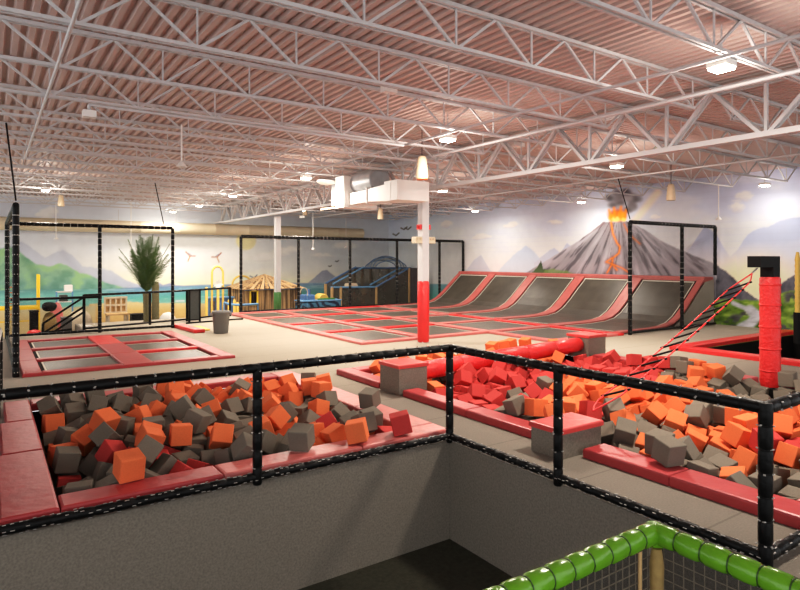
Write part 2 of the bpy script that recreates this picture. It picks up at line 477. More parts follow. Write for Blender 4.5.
def paint_sea(p, P):
    """sea mural on the long wall"""
    n1 = fbm(p.x * 0.02, p.y * 0.06, 21)
    p.vgrad(np.ones_like(p.x), [(190, (208, 211, 214)), (215, (214, 216, 218)), (245, (224, 223, 220)), (268, (232, 226, 212)), (284, (240, 226, 190))])
    p.lay(sm(0.5, 0.8, n1) * 0.35, (196, 200, 206))
    p.lay(sm(140, 60, p.x) * 0.55, (206, 205, 208))
    p.lay(sm(250, 285, p.x) * sm(290, 250, p.y) * 0.55, (188, 190, 192))
    p.lay(p.blob(246, 241, 10, 9, 0.12), (236, 218, 172))
    # cloud bank
    for cx, cy, rx, ry in ((268, 256, 12, 3), (281, 252, 10, 3.5), (292, 249, 9, 3.2), (262, 259, 10, 2), (322, 255, 10, 2), (345, 246, 12, 3), (45, 216, 9, 6), (52, 211, 6, 4)):
        p.cloud(cx, cy, rx, ry, (240, 234, 220))
    # far lilac range
    p.vgrad(p.under([(-60, 262), (0, 248), (22, 242), (28, 245), (45, 258), (57, 252), (63, 250), (71, 254), (82, 266), (100, 268), (112, 271), (124, 279), (140, 285), (170, 287)], 1.0, 1.2, 4), [(242, (192, 193, 200)), (270, (198, 199, 205)), (288, (176, 180, 192))])
    p.lay(p.stroke([(62, 251), (70, 262), (80, 275)], 5, 4) * 0.3, (165, 166, 178))
    p.vgrad(p.under([(150, 288), (154, 284), (158, 282), (163, 285), (170, 283), (176, 285), (184, 286), (190, 288)], 0.6), [(282, (160, 165, 185)), (288, (150, 160, 180))])
    # island
    isl = p.under([(306, 284), (314, 278), (322, 271), (327, 270), (332, 274), (341, 281), (349, 284)], 0.6, 0.6, 8)
    p.vgrad(isl, [(269, (150, 152, 165)), (284, (170, 172, 180))])
    p.lay(p.under([(246, 286), (252, 283), (258, 280), (263, 284), (268, 286)], 0.5), (150, 155, 172))
    # near green hills
    g = p.under([(-60, 258), (0, 249), (8, 247), (14, 248), (26, 257), (36, 264), (50, 267), (60, 263), (70, 267), (80, 273), (90, 275), (104, 282), (128, 289)], 1.0, 0.8, 14)
    p.vgrad(g, [(247, (134, 172, 136)), (268, (158, 188, 154)), (282, (138, 174, 154)), (292, (120, 160, 150))])
    n = fbm(p.x * 0.09, p.y * 0.12, 31)
    p.lay(g * sm(0.45, 0.75, n) * 0.6, (166, 200, 138)); p.lay(g * sm(0.5, 0.25, n) * 0.5, (92, 140, 116))
    p.lay(g * p.stroke([(26, 260), (34, 272), (40, 286)], 6, 5) * 0.4, (80, 130, 105))
    # sea and sand
    hor = np.interp(p.x, [-60, 100, 200, 290, 400], [291, 289, 285, 283, 283])
    sea = sm(-0.5, 0.5, p.y - hor)
    t = (p.y - hor) / 18
    col = np.stack([np.interp(t, [0, .25, .6, 1, 1.3], lin_stops([(126, 146, 172), (120, 164, 178), (112, 180, 170), (150, 196, 180), (190, 200, 170)])[:, i]) for i in range(3)], 1)
    colL = np.stack([np.interp(t, [0, .4, 1], lin_stops([(110, 155, 150), (128, 188, 176), (140, 196, 182)])[:, i]) for i in range(3)], 1)
    w = sm(130, 90, p.x)[:, None]
    p.c = p.c * (1 - sea[:, None]) + (col * (1 - w) + colL * w) * sea[:, None]
    p.lay(sea * sm(0.58, 0.7, fbm(p.x * 0.05, p.y * 0.9, 41)) * 0.35, (186, 214, 206))
    p.vgrad(p.under([(90, 304), (130, 302), (165, 303), (200, 303), (260, 306), (330, 308), (400, 308)], 0.6, 0.7, 9), [(301, (224, 206, 160)), (310, (214, 180, 120)), (330, (190, 150, 100))])
    p.vgrad(p.under([(-60, 306), (0, 307), (40, 308), (95, 306)], 0.8, 1, 6), [(304, (206, 196, 160)), (320, (206, 182, 132))])
    for x, y in ((195, 300), (226, 298), (180, 301)): p.lay(p.stroke([(x - 4, y), (x + 4, y)], 0.9), (238, 238, 230))
    for bx, by, sx in ((190, 256, 1), (217, 257, -1)):      # parrots
        p.lay(p.stroke([(bx - 4 * sx, by - 4), (bx, by), (bx + 5 * sx, by)], 1.1), (170, 112, 98))
        p.lay(p.stroke([(bx, by), (bx - 2 * sx, by + 5)], .9), (186, 134, 100))
        p.lay(p.stroke([(bx - 2 * sx, by - 3), (bx + 1 * sx, by - 1)], .6), (140, 140, 150))
    p.lay(p.stroke([(250, 276), (254, 278), (257, 275)], 0.9), (120, 125, 135))
    for bx, by in ((330, 266), (337, 261)): p.lay(p.stroke([(bx - 1.5, by), (bx, by + .6), (bx + 1.5, by - .4)], 0.7), (70, 65, 60))

def lin_stops(cs): return np.array([lin(c) for c in cs])

def paint_volcano(p, P):
    """volcano and river mural on the end wall"""
    p.vgrad(np.ones_like(p.x), [(165, (184, 186, 200)), (200, (200, 204, 214)), (230, (216, 217, 222)), (262, (228, 224, 220)), (290, (238, 228, 210))])
    p.lay(sm(470, 400, p.x) * 0.5, (196, 206, 216))
    p.lay(sm(690, 740, p.x) * sm(250, 190, p.y) * 0.5, (200, 200, 218))
    n = fbm(p.x * 0.018, p.y * 0.04, 51)
    p.lay(sm(0.5, 0.75, n) * 0.35, (232, 228, 226)); p.lay(sm(0.5, 0.25, n) * 0.3, (182, 186, 200))
    for cx, cy, rx, ry in ((483, 236, 8, 2.2), (478, 238, 6, 1.6), (514, 224, 6, 2.2), (509, 226, 6, 1.5), (556, 222, 8, 2), (447, 224, 6, 3), (737, 206, 8, 5), (745, 196, 9, 4), (655, 217, 7, 2)):
        p.cloud(cx, cy, rx, ry, (240, 232, 220))
    # pale ranges
    p.vgrad(p.under([(490, 282), (505, 263), (517, 252), (526, 246), (533, 251), (545, 264), (560, 272), (580, 282)], 1.0, 1.2, 61), [(246, (196, 204, 218)), (268, (206, 212, 222)), (285, (222, 222, 222))])
    p.vgrad(p.under([(535, 262), (546, 253), (554, 248), (560, 253), (567, 243), (576, 250), (600, 270)], 1.0, 1.0, 65), [(243, (190, 194, 206)), (275, (208, 208, 212))])
    p.lay(p.under([(462, 276), (474, 260), (481, 255), (490, 270), (500, 276)], 1) * 0.5, (176, 182, 196))
    m = p.under([(672, 275), (705, 226), (716, 234), (724, 248), (730, 257), (738, 249), (748, 234), (760, 228), (768, 227), (780, 221), (790, 218), (830, 214)], 1.0, 0.8, 71)
    p.vgrad(m, [(216, (176, 182, 204)), (240, (190, 196, 214)), (262, (222, 216, 216)), (280, (240, 224, 196))])
    p.lay(m * p.under([(738, 252), (755, 244), (775, 246), (800, 240), (830, 240)], 3, 2, 73) * 0.5, (206, 208, 220))
    p.lay(p.blob(757, 281, 34, 24, 0.7) * 0.8, (248, 226, 178))
    # sea on the corner side
    p.vgrad(p.under([(370, 284), (440, 284), (476, 285)], 0.6), [(284, (132, 170, 178)), (296, (116, 178, 166)), (306, (150, 190, 170))])
    # smoke and light ray
    p.lay(p.stroke([(634, 222), (658, 192)], 5, 4) * 0.8, (240, 224, 196))
    for i in range(34):
        a = rng.random() * 6.28; r = rng.random() ** .5
        cx = 622 + math.cos(a) * r * 17 + 2; cy = 201 + math.sin(a) * r * 10
        k = rng.random() ** .8
        p.lay(p.blob(cx, cy, 4.2, 3.0, 0.7) * 0.75, (78 + 100 * k, 73 + 98 * k, 73 + 98 * k))
    # cone
    cone = p.under([(500, 288), (520, 276), (541, 264), (560, 252), (580, 240), (592, 231), (603, 222), (610, 222), (626, 221), (632, 223), (645, 230), (660, 240), (680, 250), (700, 258), (716, 264), (732, 280), (744, 291), (758, 300)], 0.7, 0.7, 81)
    p.fillcone = cone
    ang = np.arctan2(p.x - 619, np.maximum(p.y - 205, 1)); rad = np.hypot(p.x - 619, p.y - 205)
    s1 = fbm(ang * 9 + 20, rad * 0.022, 91, 4); s2 = fbm(ang * 24 + 40, rad * 0.05 + 9, 95, 3)
    base = lin((160, 154, 156))[None, :] * (0.25 + 1.45 * (s1[:, None] * .65 + s2[:, None] * .35))
    p.c = p.c * (1 - cone[:, None]) + base * cone[:, None]
    p.lay(cone * sm(0.56, 0.72, s1) * 0.55, (196, 190, 194)); p.lay(cone * sm(0.46, 0.3, s2) * 0.6, (70, 66, 70))
    p.lay(cone * sm(300, 225, p.y) * p.stroke([(612, 222), (619, 250), (612, 290)], 22, 10) * 0.35, (84, 66, 66))
    p.lay(cone * p.stroke([(604, 223), (582, 238)], 1.6, 1.5) * 0.5, (110, 70, 66))
    # lava
    for pts, w in (([(611, 222), (613, 234), (617, 243), (620, 247), (619, 253), (613, 258), (612, 264), (617, 270)], 1.0), ([(612, 258), (606, 262), (612, 264), (607, 273)], .8), ([(612, 264), (622, 268), (628, 272)], .6), ([(624, 224), (629, 234), (640, 244)], .35)):
        p.lay(p.stroke(pts, w + 2, 2.2) * 0.5, (140, 84, 66)); p.lay(p.stroke(pts, w, 0.8) * .9, (232, 130, 40))
    # fire
    for cx, cy, rx, ry, c in ((617, 215, 9, 6, (186, 86, 44)), (618, 216, 8, 5, (230, 122, 40)), (612, 218, 4, 3.5, (240, 150, 50)), (622, 216, 4, 4.5, (246, 156, 52)), (616, 219, 4, 2.5, (250, 200, 110)), (624, 219.5, 2.5, 2, (250, 196, 96))):
        p.lay(p.blob(cx, cy, rx, ry, 0.4) * 0.9, c)
    for x0, x1, y1 in ((611, 609, 210), (615, 614, 208), (620, 621, 207), (625, 626, 210)): p.lay(p.stroke([(x0, 217), (x1, y1)], 2, 1.4) * .8, (244, 138, 40))
    # foot of the cone: firs and scrub
    p.vgrad(p.under([(528, 275), (534, 271), (538, 266), (541, 260), (543, 268), (552, 274), (570, 276)], 0.7, 1.2, 101, 0.8), [(262, (74, 84, 70)), (280, (110, 132, 84))])
    p.lay(p.under([(541, 276), (545, 270), (553, 269), (566, 271), (578, 276)], 1, 1.2, 103) * .8, (130, 150, 90))
    # black ridge on the far side
    r = p.under([(715, 300), (717, 266), (724, 270), (736, 280), (744, 290), (754, 297), (765, 303)], 0.7, 1.5, 111, 0.5)
    rs = fbm(p.x * 0.16 + p.y * .1, p.y * 0.10 - p.x * .12, 113)
    rock = lin((104, 102, 108))[None, :] * (0.35 + 1.3 * rs[:, None]); p.c = p.c * (1 - r[:, None]) + rock * r[:, None]
    rr = p.under([(758, 306), (772, 294), (780, 284), (792, 276), (830, 268)], 0.7, 1.5, 117, 0.5)
    p.c = p.c * (1 - rr[:, None]) + rock * rr[:, None]
    # meadow
    g = p.under([(680, 300), (716, 300), (730, 299), (746, 300), (765, 301), (776, 296), (786, 292), (800, 289), (830, 286)], 0.8, 1.2, 121, 0.3)
    gn = fbm(p.x * 0.10, p.y * 0.2, 123)
    gc = lin((120, 148, 62))[None, :] * (0.4 + 1.1 * gn[:, None]); p.c = p.c * (1 - g[:, None]) + gc * g[:, None]
    p.lay(g * sm(0.45, 0.3, gn) * 0.6, (52, 76, 34)); p.lay(g * sm(0.58, 0.72, gn) * 0.5, (182, 196, 96))
    # river
    riv = np.clip(p.stroke([(733, 303), (742, 307), (752, 310)], 3.4, 1.2) + p.stroke([(750, 310), (757, 316), (750, 324), (741, 328), (736, 334)], 9, 2) + p.stroke([(752, 311), (764, 315), (768, 322)], 3, 2), 0, 1)
    rn = fbm(p.x * 0.12, p.y * 0.5, 131)
    rc = lin((196, 194, 196))[None, :] * (0.55 + 0.8 * rn[:, None]); p.c = p.c * (1 - riv[:, None]) + rc * riv[:, None]
    for cx, cy, rx, ry in ((736, 318, 7, 4), (727, 325, 8, 4), (744, 314, 4, 2.5), (768, 325, 6, 3), (790, 298, 6, 7), (797, 315, 6, 5), (786, 327, 7, 3)):
        mk = p.blob(cx, cy, rx, ry, 0.5) * sm(0.35, 0.5, fbm(p.x * .25, p.y * .3, 137)); kk = lin((92, 90, 88))[None, :] * (0.4 + 1.2 * rn[:, None])
        p.c = p.c * (1 - mk[:, None]) + kk * mk[:, None]
    # painted sea birds near the corner
    for bx, by in ((396, 235), (404, 229), (408, 229)): p.lay(p.stroke([(bx - 3, by - 1), (bx, by + .5), (bx + 3, by - 2)], 1.0), (92, 84, 76))
    # block courses
    course = ((P[:, 2] % 0.2) < 0.02) * 0.05
    p.lay(course, (150, 150, 155))

def build_walls():
    st = 0.042
    u = np.arange(XMIN, WX + st, st); z = np.arange(LOW, ROOF + 0.1 + st, st)
    U, Z = np.meshgrid(u, z); P = np.stack([U.ravel(), np.full(U.size, WY), Z.ravel()], 1)
    wall('wall_sea', P, len(u), len(z), paint_sea)
    st = 0.034
    u = np.arange(WY, -0.5, -st); z = np.arange(LOW, ROOF + 0.1 + st, st)
    U, Z = np.meshgrid(u, z); P = np.stack([np.full(U.size, WX), U.ravel(), Z.ravel()], 1)
    wall('wall_volcano', P, len(u), len(z), paint_volcano)
build_walls()

# ================================================================== ROOF STEEL
Z_TOP, Z_BOT = ROOF - 0.005, 4.21
def joist_parts(x0, L, y, root, fine):
    """open web joist along x from x0, its chords, and web members"""
    npan = 9; p = L / npan
    b = MB()
    for s in (-1, 1): b.box((x0, y + s * .014 - (.032 if s < 0 else 0), Z_TOP - .042), (x0 + L, y + s * .014 + (.032 if s > 0 else 0), Z_TOP))
    out = [b.build('top_chord', 'steel', root)]
    b = MB()
    for s in (-1, 1): b.box((x0 + p / 2, y + s * .013 - (.028 if s < 0 else 0), Z_BOT), (x0 + L - p / 2, y + s * .013 + (.028 if s > 0 else 0), Z_BOT + .036))
    out.append(b.build('bottom_chord', 'steel', root))
    segs = []
    for i in range(npan):
        xm = x0 + (i + .5) * p
        segs += [((x0 + i * p, y, Z_TOP - .03), (xm - .03, y, Z_BOT + .03), .028), ((xm + .03, y, Z_BOT + .03), (x0 + (i + 1) * p, y, Z_TOP - .03), .028), ((xm, y, Z_BOT + .03), (xm, y, Z_TOP - .03), .018)]
    if fine:
        for a, c, w in segs:
            b = MB(); b.bar(a, c, w, w); out.append(b.build('web_member', 'steel', root))
    else:
        b = MB()
        for a, c, w in segs: b.bar(a, c, w, w)
        out.append(b.build('web_lattice', 'steel', root))
    KIDS[root] = out
    return root

JY = [4.83 + 1.5 * k for k in range(-2, 16)]
ORD = ['first', 'second', 'third', 'fourth', 'fifth', 'sixth', 'seventh', 'eighth', 'ninth', 'tenth', 'eleventh', 'twelfth', 'thirteenth', 'fourteenth', 'fifteenth', 'sixteenth', 'seventeenth', 'eighteenth', 'nineteenth', 'twentieth']
def ordinal(i): return ORD[i]
for bay, (x0, where) in enumerate((( -1.0, 'bay over the sea mural side'), (9.0, 'bay over the volcano mural side'))):
    for fine in (True, False):
        proto = None
        for k, y in enumerate(JY):
            if (k < 8) != fine: continue
            if proto is None:
                t = thing('roof_joist', (x0, y, Z_BOT), '', 'roof joist', 'white open web joists under the ribbed roof')
                joist_parts(x0, 10.0, y, t, fine); proto = t
            else:
                t = copy_tree(proto); t.location = (x0, y, Z_BOT)
            t['label'] = 'white open web roof joist, %s from the camera, %s' % (ordinal(k), where)

# girder trusses along y, on the columns
def girder(y0, y1, label):
    X = 9.0; t = thing('roof_girder', (X, y0, 3.75), label, 'roof truss', 'heavy white girder trusses')
    zt, zb = 4.60, 3.75
    b = MB()
    for s in (-1, 1): b.box((X + s * .02 - (.07 if s < 0 else 0), y0, zt - .09), (X + s * .02 + (.07 if s > 0 else 0), y1, zt))
    b.build('top_chord', 'steel', t)
    b = MB()
    for s in (-1, 1): b.box((X + s * .02 - (.07 if s < 0 else 0), y0, zb), (X + s * .02 + (.07 if s > 0 else 0), y1, zb + .08))
    b.build('bottom_chord', 'steel', t)
    for y in JY:
        for s in (-1, 1):
            yb = y + .75 * s
            if not (y0 - .01 <= y <= y1 and y0 - .01 <= yb <= y1): continue
            for q in (-1, 1):
                b = MB(); b.bar((X + q * .035, yb - .05 * s, zb + .05), (X + q * .035, y, zt - .05), .05, .05); b.build('web_member', 'steel', t)
        yb = y + .75
        if y0 < yb < y1:
            b = MB(); b.bar((X, yb, zb + .05), (X, yb, zt - .05), .045, .045); b.build('web_member', 'steel', t)
girder(2.0, 11.94, 'deep white girder truss spanning to the red padded column')
girder(11.96, 22.0, 'deep white girder truss between the red and green padded columns')
girder(22.02, 28.98, 'deep white girder truss running from green padded column to sea mural')

def column(x, y, padmat, padname, padh, label):
    t = thing('roof_column', (x, y, 0), label, 'column', 'white steel roof columns')
    b = MB(); b.box((x - .10, y - .10, 0.0), (x + .10, y + .10, 3.75)); b.build('shaft', 'steel', t)
    b = MB(); b.box((x - .11, y - .11, 0.0), (x + .11, y + .11, 0.012)); b.build('base_plate', 'steel', t)
    b = MB(); b.cur = 0
    prof = [(0, .13), (.03, .145), (padh * .5, .147), (padh - .03, .145), (padh, .125)]
    b.lathe((x, y, 0.012), (x, y, padh), prof, 20); b.build('column_pad', padmat, t)
    return t
cx1, cy1 = 8.85, 11.95
column(cx1, cy1, 'bright', 'red', 1.50, 'white steel column with bright red padded sleeve beside the trampoline court')
cx2, cy2 = on_y(277.5, 22.5), 22.5
column(cx2, cy2, 'greenpad', 'green', 0.75, 'white steel column with green padded sleeve in front of timber hut')

# ------------------------------------------------------------------ pipes and conduits
def pipe(name, pts, r, label, cat='pipe', m='steel', group=None):
    b = MB(); b.tube(pts, r, 8); return tag(b.build(name, m, org=pts[0]), label, cat, group)
pipe('ceiling_sprinkler_pipe', [(1.1, 8.97, 4.02), (1.1, 8.97, 4.10), (6.2, 8.97, 4.10)], .022, 'thin white pipe with a dropped elbow end under the joists')
pipe('ceiling_conduit', [(0.62, 3.0, 4.17), (0.62, 15.0, 4.17)], .02, 'white conduit crossing under the near joists beside the fence corner')
pipe('ceiling_pipe', [(6.35, 1.0, 4.16), (6.35, 27.5, 4.16)], .022, 'white main pipe running along the lamp line')
pipe('ceiling_sprinkler_pipe', [(7.6, 2.0, 4.18), (7.6, 9.9, 4.18)], .025, 'white branch pipe close beside the deep girder')
pipe('ceiling_pipe', [(13.4, 3.0, 4.15), (13.4, 27.5, 4.15)], .022, 'white main pipe high over the wall ramps')
pipe('ceiling_conduit', [(-1.0, 12.0, 4.19), (8.6, 12.0, 4.19)], .02, 'white conduit across the bay toward the red padded column')
b = MB(); b.box((1.02, 8.9, 3.93), (1.18, 9.04, 4.02)); tag(b.build('ceiling_junction_box', 'white', org=(1.1, 8.97, 4.0)), 'small white junction box on the dropped pipe end', 'junction box')
for px, y, zt, zb, lab in ((181.5, 10.0, 4.21, 3.62, 'white drop rod with small cone hanging below the near joists'), (131, 24.5, 4.21, 2.55, 'long white drop rod with cone hanging in front of palm'), (313, 25.0, 4.21, 2.6, 'white drop rod ending over the play boats'), (718.5, None, 4.2, 3.27, 'white drop rod with crossbar by the volcano mural'), (56, 26.0, 4.2, 2.9, 'white drop rod in front of the painted lilac peaks'), (346, 27.0, 4.2, 2.75, 'white drop rod near the end of the cream duct')):
    if y is None: x, y = 17.2, on_x(px, 17.2)
    else: x = on_y(px, y)
    t = thing('hanging_rod', (x, y, zt), lab, 'hanging rod')
    b = MB(); b.cyl((x, y, zb), (x, y, zt), .013, 6); b.build('rod', 'white', t)
    b = MB(); b.lathe((x, y, zb - .09), (x, y, zb), [(0, .085), (.03, .07), (.09, .016)], 12); b.build('end_cone', 'white', t)

# ------------------------------------------------------------------ high bay lamps
LAMPS = [(6.6, 3.45, 'over the pit ladder, largest in view'), (6.6, 8.2, 'above the red padded beam'), (6.7, 14.1, 'over the near corner of trampoline court'), (6.6, 19.4, 'over the walkway by the bin'), (6.7, 23.6, 'high above the yellow arches'),
         (11.6, 8.4, 'above the middle padded box'), (11.4, 14.4, 'beyond the ceiling duct end'), (11.0, 19.4, 'above the middle of trampoline court'), (10.9, 23.3, 'over the blue play frame'), (18.0, 8.2, 'by the river mural'), (17.7, 14.3, 'beside the painted smoke plume'), (17.2, 19.5, 'over the farther wall ramps'), (6.6, 27.2, 'farthest by the cream duct'), (1.4, 21.0, 'above the stair rail')]
lamp_proto = None
for x, y, w in LAMPS:
    if lamp_proto is None:
        t = thing('high_bay_lamp', (x, y, 4.1), '', 'ceiling lamp', 'square high bay lamps'); lamp_proto = t
        b = MB(); b.box((x - .11, y - .11, 4.13), (x + .11, y + .11, 4.2)); k1 = b.build('housing', 'white', t)
        b = MB(); b.box((x - .095, y - .095, 4.10), (x + .095, y + .095, 4.13)); k2 = b.build('lens', 'lamp', t)
        b = MB(); b.cyl((x, y, 4.2), (x, y, 4.6), .01, 6); k3 = b.build('hanger', 'steel', t)
        KIDS[t] = [k1, k2, k3]
    else:
        t = copy_tree(lamp_proto); t.location = (x, y, 4.1)
    t['label'] = 'lit square high bay lamp ' + w
    ld = bpy.data.lights.new('high_bay_light', 'AREA'); ld.shape = 'SQUARE'; ld.size = .5; ld.energy = LAMP_W * ((.12 if y < 10 else .3) if x > 16.5 else .5 if y > 26 else 1); ld.color = (1, .90, .78)
    lo = bpy.data.objects.new('high_bay_light', ld); COL.objects.link(lo); lo.location = (x, y, 4.05)
    ld.cycles.is_caustics_light = False
    pd = bpy.data.lights.new('high_bay_side_light', 'POINT'); pd.energy = LAMP_W * (.10 if x > 16.5 else .24); pd.shadow_soft_size = .12; pd.color = (1, .93, .84)
    po = bpy.data.objects.new('high_bay_side_light', pd); COL.objects.link(po); po.location = (x, y, 3.95)
# ================================================================== PADDED TUBES
def sleeve_prof(L, r, seg, pinch=0.86, taper=0.0):
    n = max(1, round(L / seg)); s = L / n; pr = []
    for i in range(n):
        t0 = i * s
        pr += [(t0 + .004, r * pinch), (t0 + .018, r * .98), (t0 + s * .5, r), (t0 + s - .018, r * .98), (t0 + s - .004, r * pinch)]
    return pr, [i * s for i in range(n + 1)]
def padded(parent, name, p0, p1, r, m, seg=.15, n=12, ties=True, tiemat='tie', pinch=.86):
    L = (Vector(p1) - Vector(p0)).length
    pr, tt = sleeve_prof(L, r, seg, pinch)
    b = MB(); b.lathe(p0, p1, pr, n); o = b.build(name, m, parent)
    if ties:
        fr = MB(); og, d, a, bb, L = fr.frame(p0, p1)
        for t in tt[1:-1]:
            q = MB(); c = og + d * t
            q.lathe(c - d * .006, c + d * .006, [(0, r * .90), (.003, r * .965), (.009, r * .965), (.012, r * .90)], 10)
            k = random.uniform(0, 6.28)
            dirn = a * math.cos(k) + bb * math.sin(k)
            q.cur = 1
            for _ in range(4):
                q.bar(c + dirn * r * .92 + bb * .004 * _, c + dirn * (r + .009) + d * random.uniform(-.012, .012), .014, .007)
                k += random.uniform(.8, 2.2); dirn = a * math.cos(k) + bb * math.sin(k)
            q.build('cable_tie', ['matte', tiemat], o)
    return o
def ties_mass(parent, p0, p1, r, seg, tiemat='tie'):
    """knots of the net lacing round a tube, past counting"""
    q = MB(); og, d, a, b, L = q.frame(p0, p1)
    t = .04
    while t < L:
        c = og + d * t; k = random.uniform(0, 6.28)
        for s in range(3):
            k += random.uniform(1, 3); dd = a * math.cos(k) + b * math.sin(k)
            q.bar(c + dd * (r + .003) - d * .014, c + dd * (r + .004) + d * random.uniform(.005, .02), .007, .004)
        t += seg * random.uniform(.8, 1.2)
    o = q.build('cable_ties', tiemat, parent); o['kind'] = 'stuff'; return o

# ------------------------------------------------------------------ the black guard rail round the drop
RZ0, RZ1 = 0.055, 1.045
t = thing('guard_rail', (4.22, 5.31, 0), 'black padded guard rail bending round the drop before the foam pits', 'railing')
C0 = (4.27, 5.27); W0 = (-2.6, 5.27); E0 = (4.27, 1.94); N0 = (7.2, 1.94)
ties_left = []
for (xa, ya), (xb, yb) in ((W0, C0), (C0, E0), (E0, N0)):
    padded(t, 'top_rail', (xa, ya, RZ1), (xb, yb, RZ1), .044, 'black', .15, ties=True)
    padded(t, 'bottom_rail', (xa, ya, RZ0), (xb, yb, RZ0), .040, 'black', .15, ties=False)
    ties_mass(t, (xa, ya, RZ0), (xb, yb, RZ0), .040, .05)
for px_, py_ in ((4.27, 5.27), (2.02, 5.27), (-.25, 5.27), (4.27, 3.71), (4.27, 1.94), (5.9, 1.94)):
    big = .046 if (px_, py_) == (4.27, 1.94) else .044
    padded(t, 'post', (px_, py_, -.02), (px_, py_, RZ1 + .04), big, 'black', .15, ties=True)

# ------------------------------------------------------------------ green padded rail and net of the platform under the camera
GZ = .915
gc = (2.25, 1.45)
t = thing('platform_rail', (gc[0], gc[1], PIT_Z), 'green padded corner rail with square black netting below it', 'railing')
for p1 in ((-2.2, gc[1]), (gc[0], -2.4)):
    r_ = padded(t, 'top_rail', (gc[0], gc[1], GZ), (p1[0], p1[1], GZ), .044, 'green', .105, 14, False, 'green', .84)
    q = MB(); og, d, a_, b_, L_ = q.frame((gc[0], gc[1], GZ), (p1[0], p1[1], GZ)); n_ = round(L_ / .105)
    for i in range(1, min(n_, 40)):
        q = MB(); c = og + d * (i * L_ / n_); q.lathe(c - d * .004, c + d * .004, [(0, .030), (.002, .0395), (.006, .0395), (.008, .030)], 12); q.build('sleeve_seam', 'greenseam', r_)
b = MB(); b.lathe((gc[0], gc[1], GZ - .05), (gc[0], gc[1], GZ + .055), [(0, .042), (.03, .049), (.065, .049), (.085, .03)], 14); b.build('corner_cap', 'green', t)
b = MB(); b.lathe((gc[0] - .03, gc[1] - .03, PIT_Z), (gc[0] - .03, gc[1] - .03, GZ - .04), [(0, .026)] + [(k * .1, .026 + .003 * (k % 2)) for k in range(1, 20)] + [(1.97, .02)], 10); b.build('post', 'tan', t)
b = MB(); b.cyl((gc[0] - .105, gc[1] - .005, PIT_Z), (gc[0] - .105, gc[1] - .005, GZ - .04), .008, 6); b.build('lacing_rope', 'wood', t)
def cord_net(parent, x0, y0, x1, y1, z0, z1, step=.042, r=.0016):
    b = MB(); L = math.hypot(x1 - x0, y1 - y0); ux, uy = (x1 - x0) / L, (y1 - y0) / L; H = z1 - z0
    k = int((L) / step)
    for i in range(k + 1):
        b.bar((x0 + ux * i * step, y0 + uy * i * step, z0), (x0 + ux * i * step, y0 + uy * i * step, z1), 2 * r, 2 * r)
    for i in range(int(H / step) + 1):
        b.bar((x0, y0, z0 + i * step), (x1, y1, z0 + i * step), 2 * r, 2 * r)
    return b.build('net', 'cord', parent)

M['cord'] = mat('worn_tan_cord', (0.17, 0.14, 0.10, 1), 0.7, 0.5, 40)
cord_net(t, gc[0], gc[1], 0.4, gc[1], -.35, GZ - .05); cord_net(t, gc[0], gc[1], gc[0], 0.0, -.35, GZ - .05)
for q0, q1 in (((gc[0] - .02, gc[1] + .02), (.4, gc[1] + .02)), ((gc[0] + .02, gc[1] - .02), (gc[0] + .02, 0.0))):
    b = MB(); b.poly([(q0[0], q0[1], -.4), (q1[0], q1[1], -.4), (q1[0], q1[1], GZ - .05), (q0[0], q0[1], GZ - .05)]); b.build('dimming_sheet', 'netdense', t)  # added dark sheet that dims the view through the net

# ------------------------------------------------------------------ side fence with aluminium handrail
t = thing('side_fence', (.06, 5.4, 0), 'low black net fence with bare metal handrail beside the square pit', 'fence')
f0, f1 = (-.05, 5.42), (.13, 10.6)
def fl(k, z): return (f0[0] + (f1[0] - f0[0]) * k, f0[1] + (f1[1] - f0[1]) * k, z)
b = MB(); b.cyl(fl(0, .98), fl(1, .98), .032, 10); b.build('handrail', 'silver', t)
b = MB(); b.cyl(fl(.55, 1.08), fl(1, 1.02), .022, 8); b.build('upper_handrail', 'silver', t)
for k in (0.0, .25, .5, .75, 1.0): padded(t, 'post', fl(k, 0), fl(k, .98), .035, 'matte', .15, 8, ties=(k > .4))
b = MB(); b.poly([fl(0, .05), fl(1, .05), fl(1, .97), fl(0, .97)]); b.build('net_panel', 'netdense', t)

# ================================================================== FOAM PIT BORDERS
def border(name, label, pads, m, h=.10, parent=None):
    t = thing(name, (pads[0][0], pads[0][1], 0), label, 'pit border')
    for p in pads:
        x0, y0, x1, y1 = p[:4]; mm = p[4] if len(p) > 4 else m
        b = MB(); b.box((x0 + .004, y0 + .004, .002), (x1 - .004, y1 - .004, h), .022); b.build('border_pad', mm, t)
    return t
border('pit_border', 'dark red padded border of the square foam pit', [
    (.05, 5.37, .46, 7.15), (.09, 7.15, .46, 8.55), (.15, 8.55, .46, 9.80),
    (.46, 5.37, 1.75, 5.69), (1.75, 5.37, 3.2, 5.69, 'redpad'), (3.2, 5.37, 4.36, 5.69, 'redpad'),
    (3.97, 5.69, 4.36, 6.9, 'redpad'), (3.97, 6.9, 4.36, 8.3, 'redpad'), (3.97, 8.3, 4.36, 9.80, 'redpad'),
    (.46, 9.44, 2.2, 9.80), (2.2, 9.44, 3.97, 9.80)], 'red', .10)
border('pit_border', 'red padded border of the long foam pit under the rope ladder', [
    (5.03, 2.02, 5.37, 3.1), (5.03, 3.1, 5.37, 4.05), (5.08, 4.60, 5.37, 5.95), (5.08, 5.95, 5.37, 7.38), (5.08, 8.04, 5.37, 9.45),
    (5.37, 2.02, 7.6, 2.22), (7.6, 2.02, 10.52, 2.22), (10.19, 2.22, 10.52, 4.36), (10.19, 4.88, 10.52, 6.4), (10.19, 6.4, 10.52, 7.95), (10.19, 8.65, 10.52, 9.45),
    (5.37, 9.14, 7.5, 9.45), (7.5, 9.14, 10.19, 9.45)], 'red', .10)
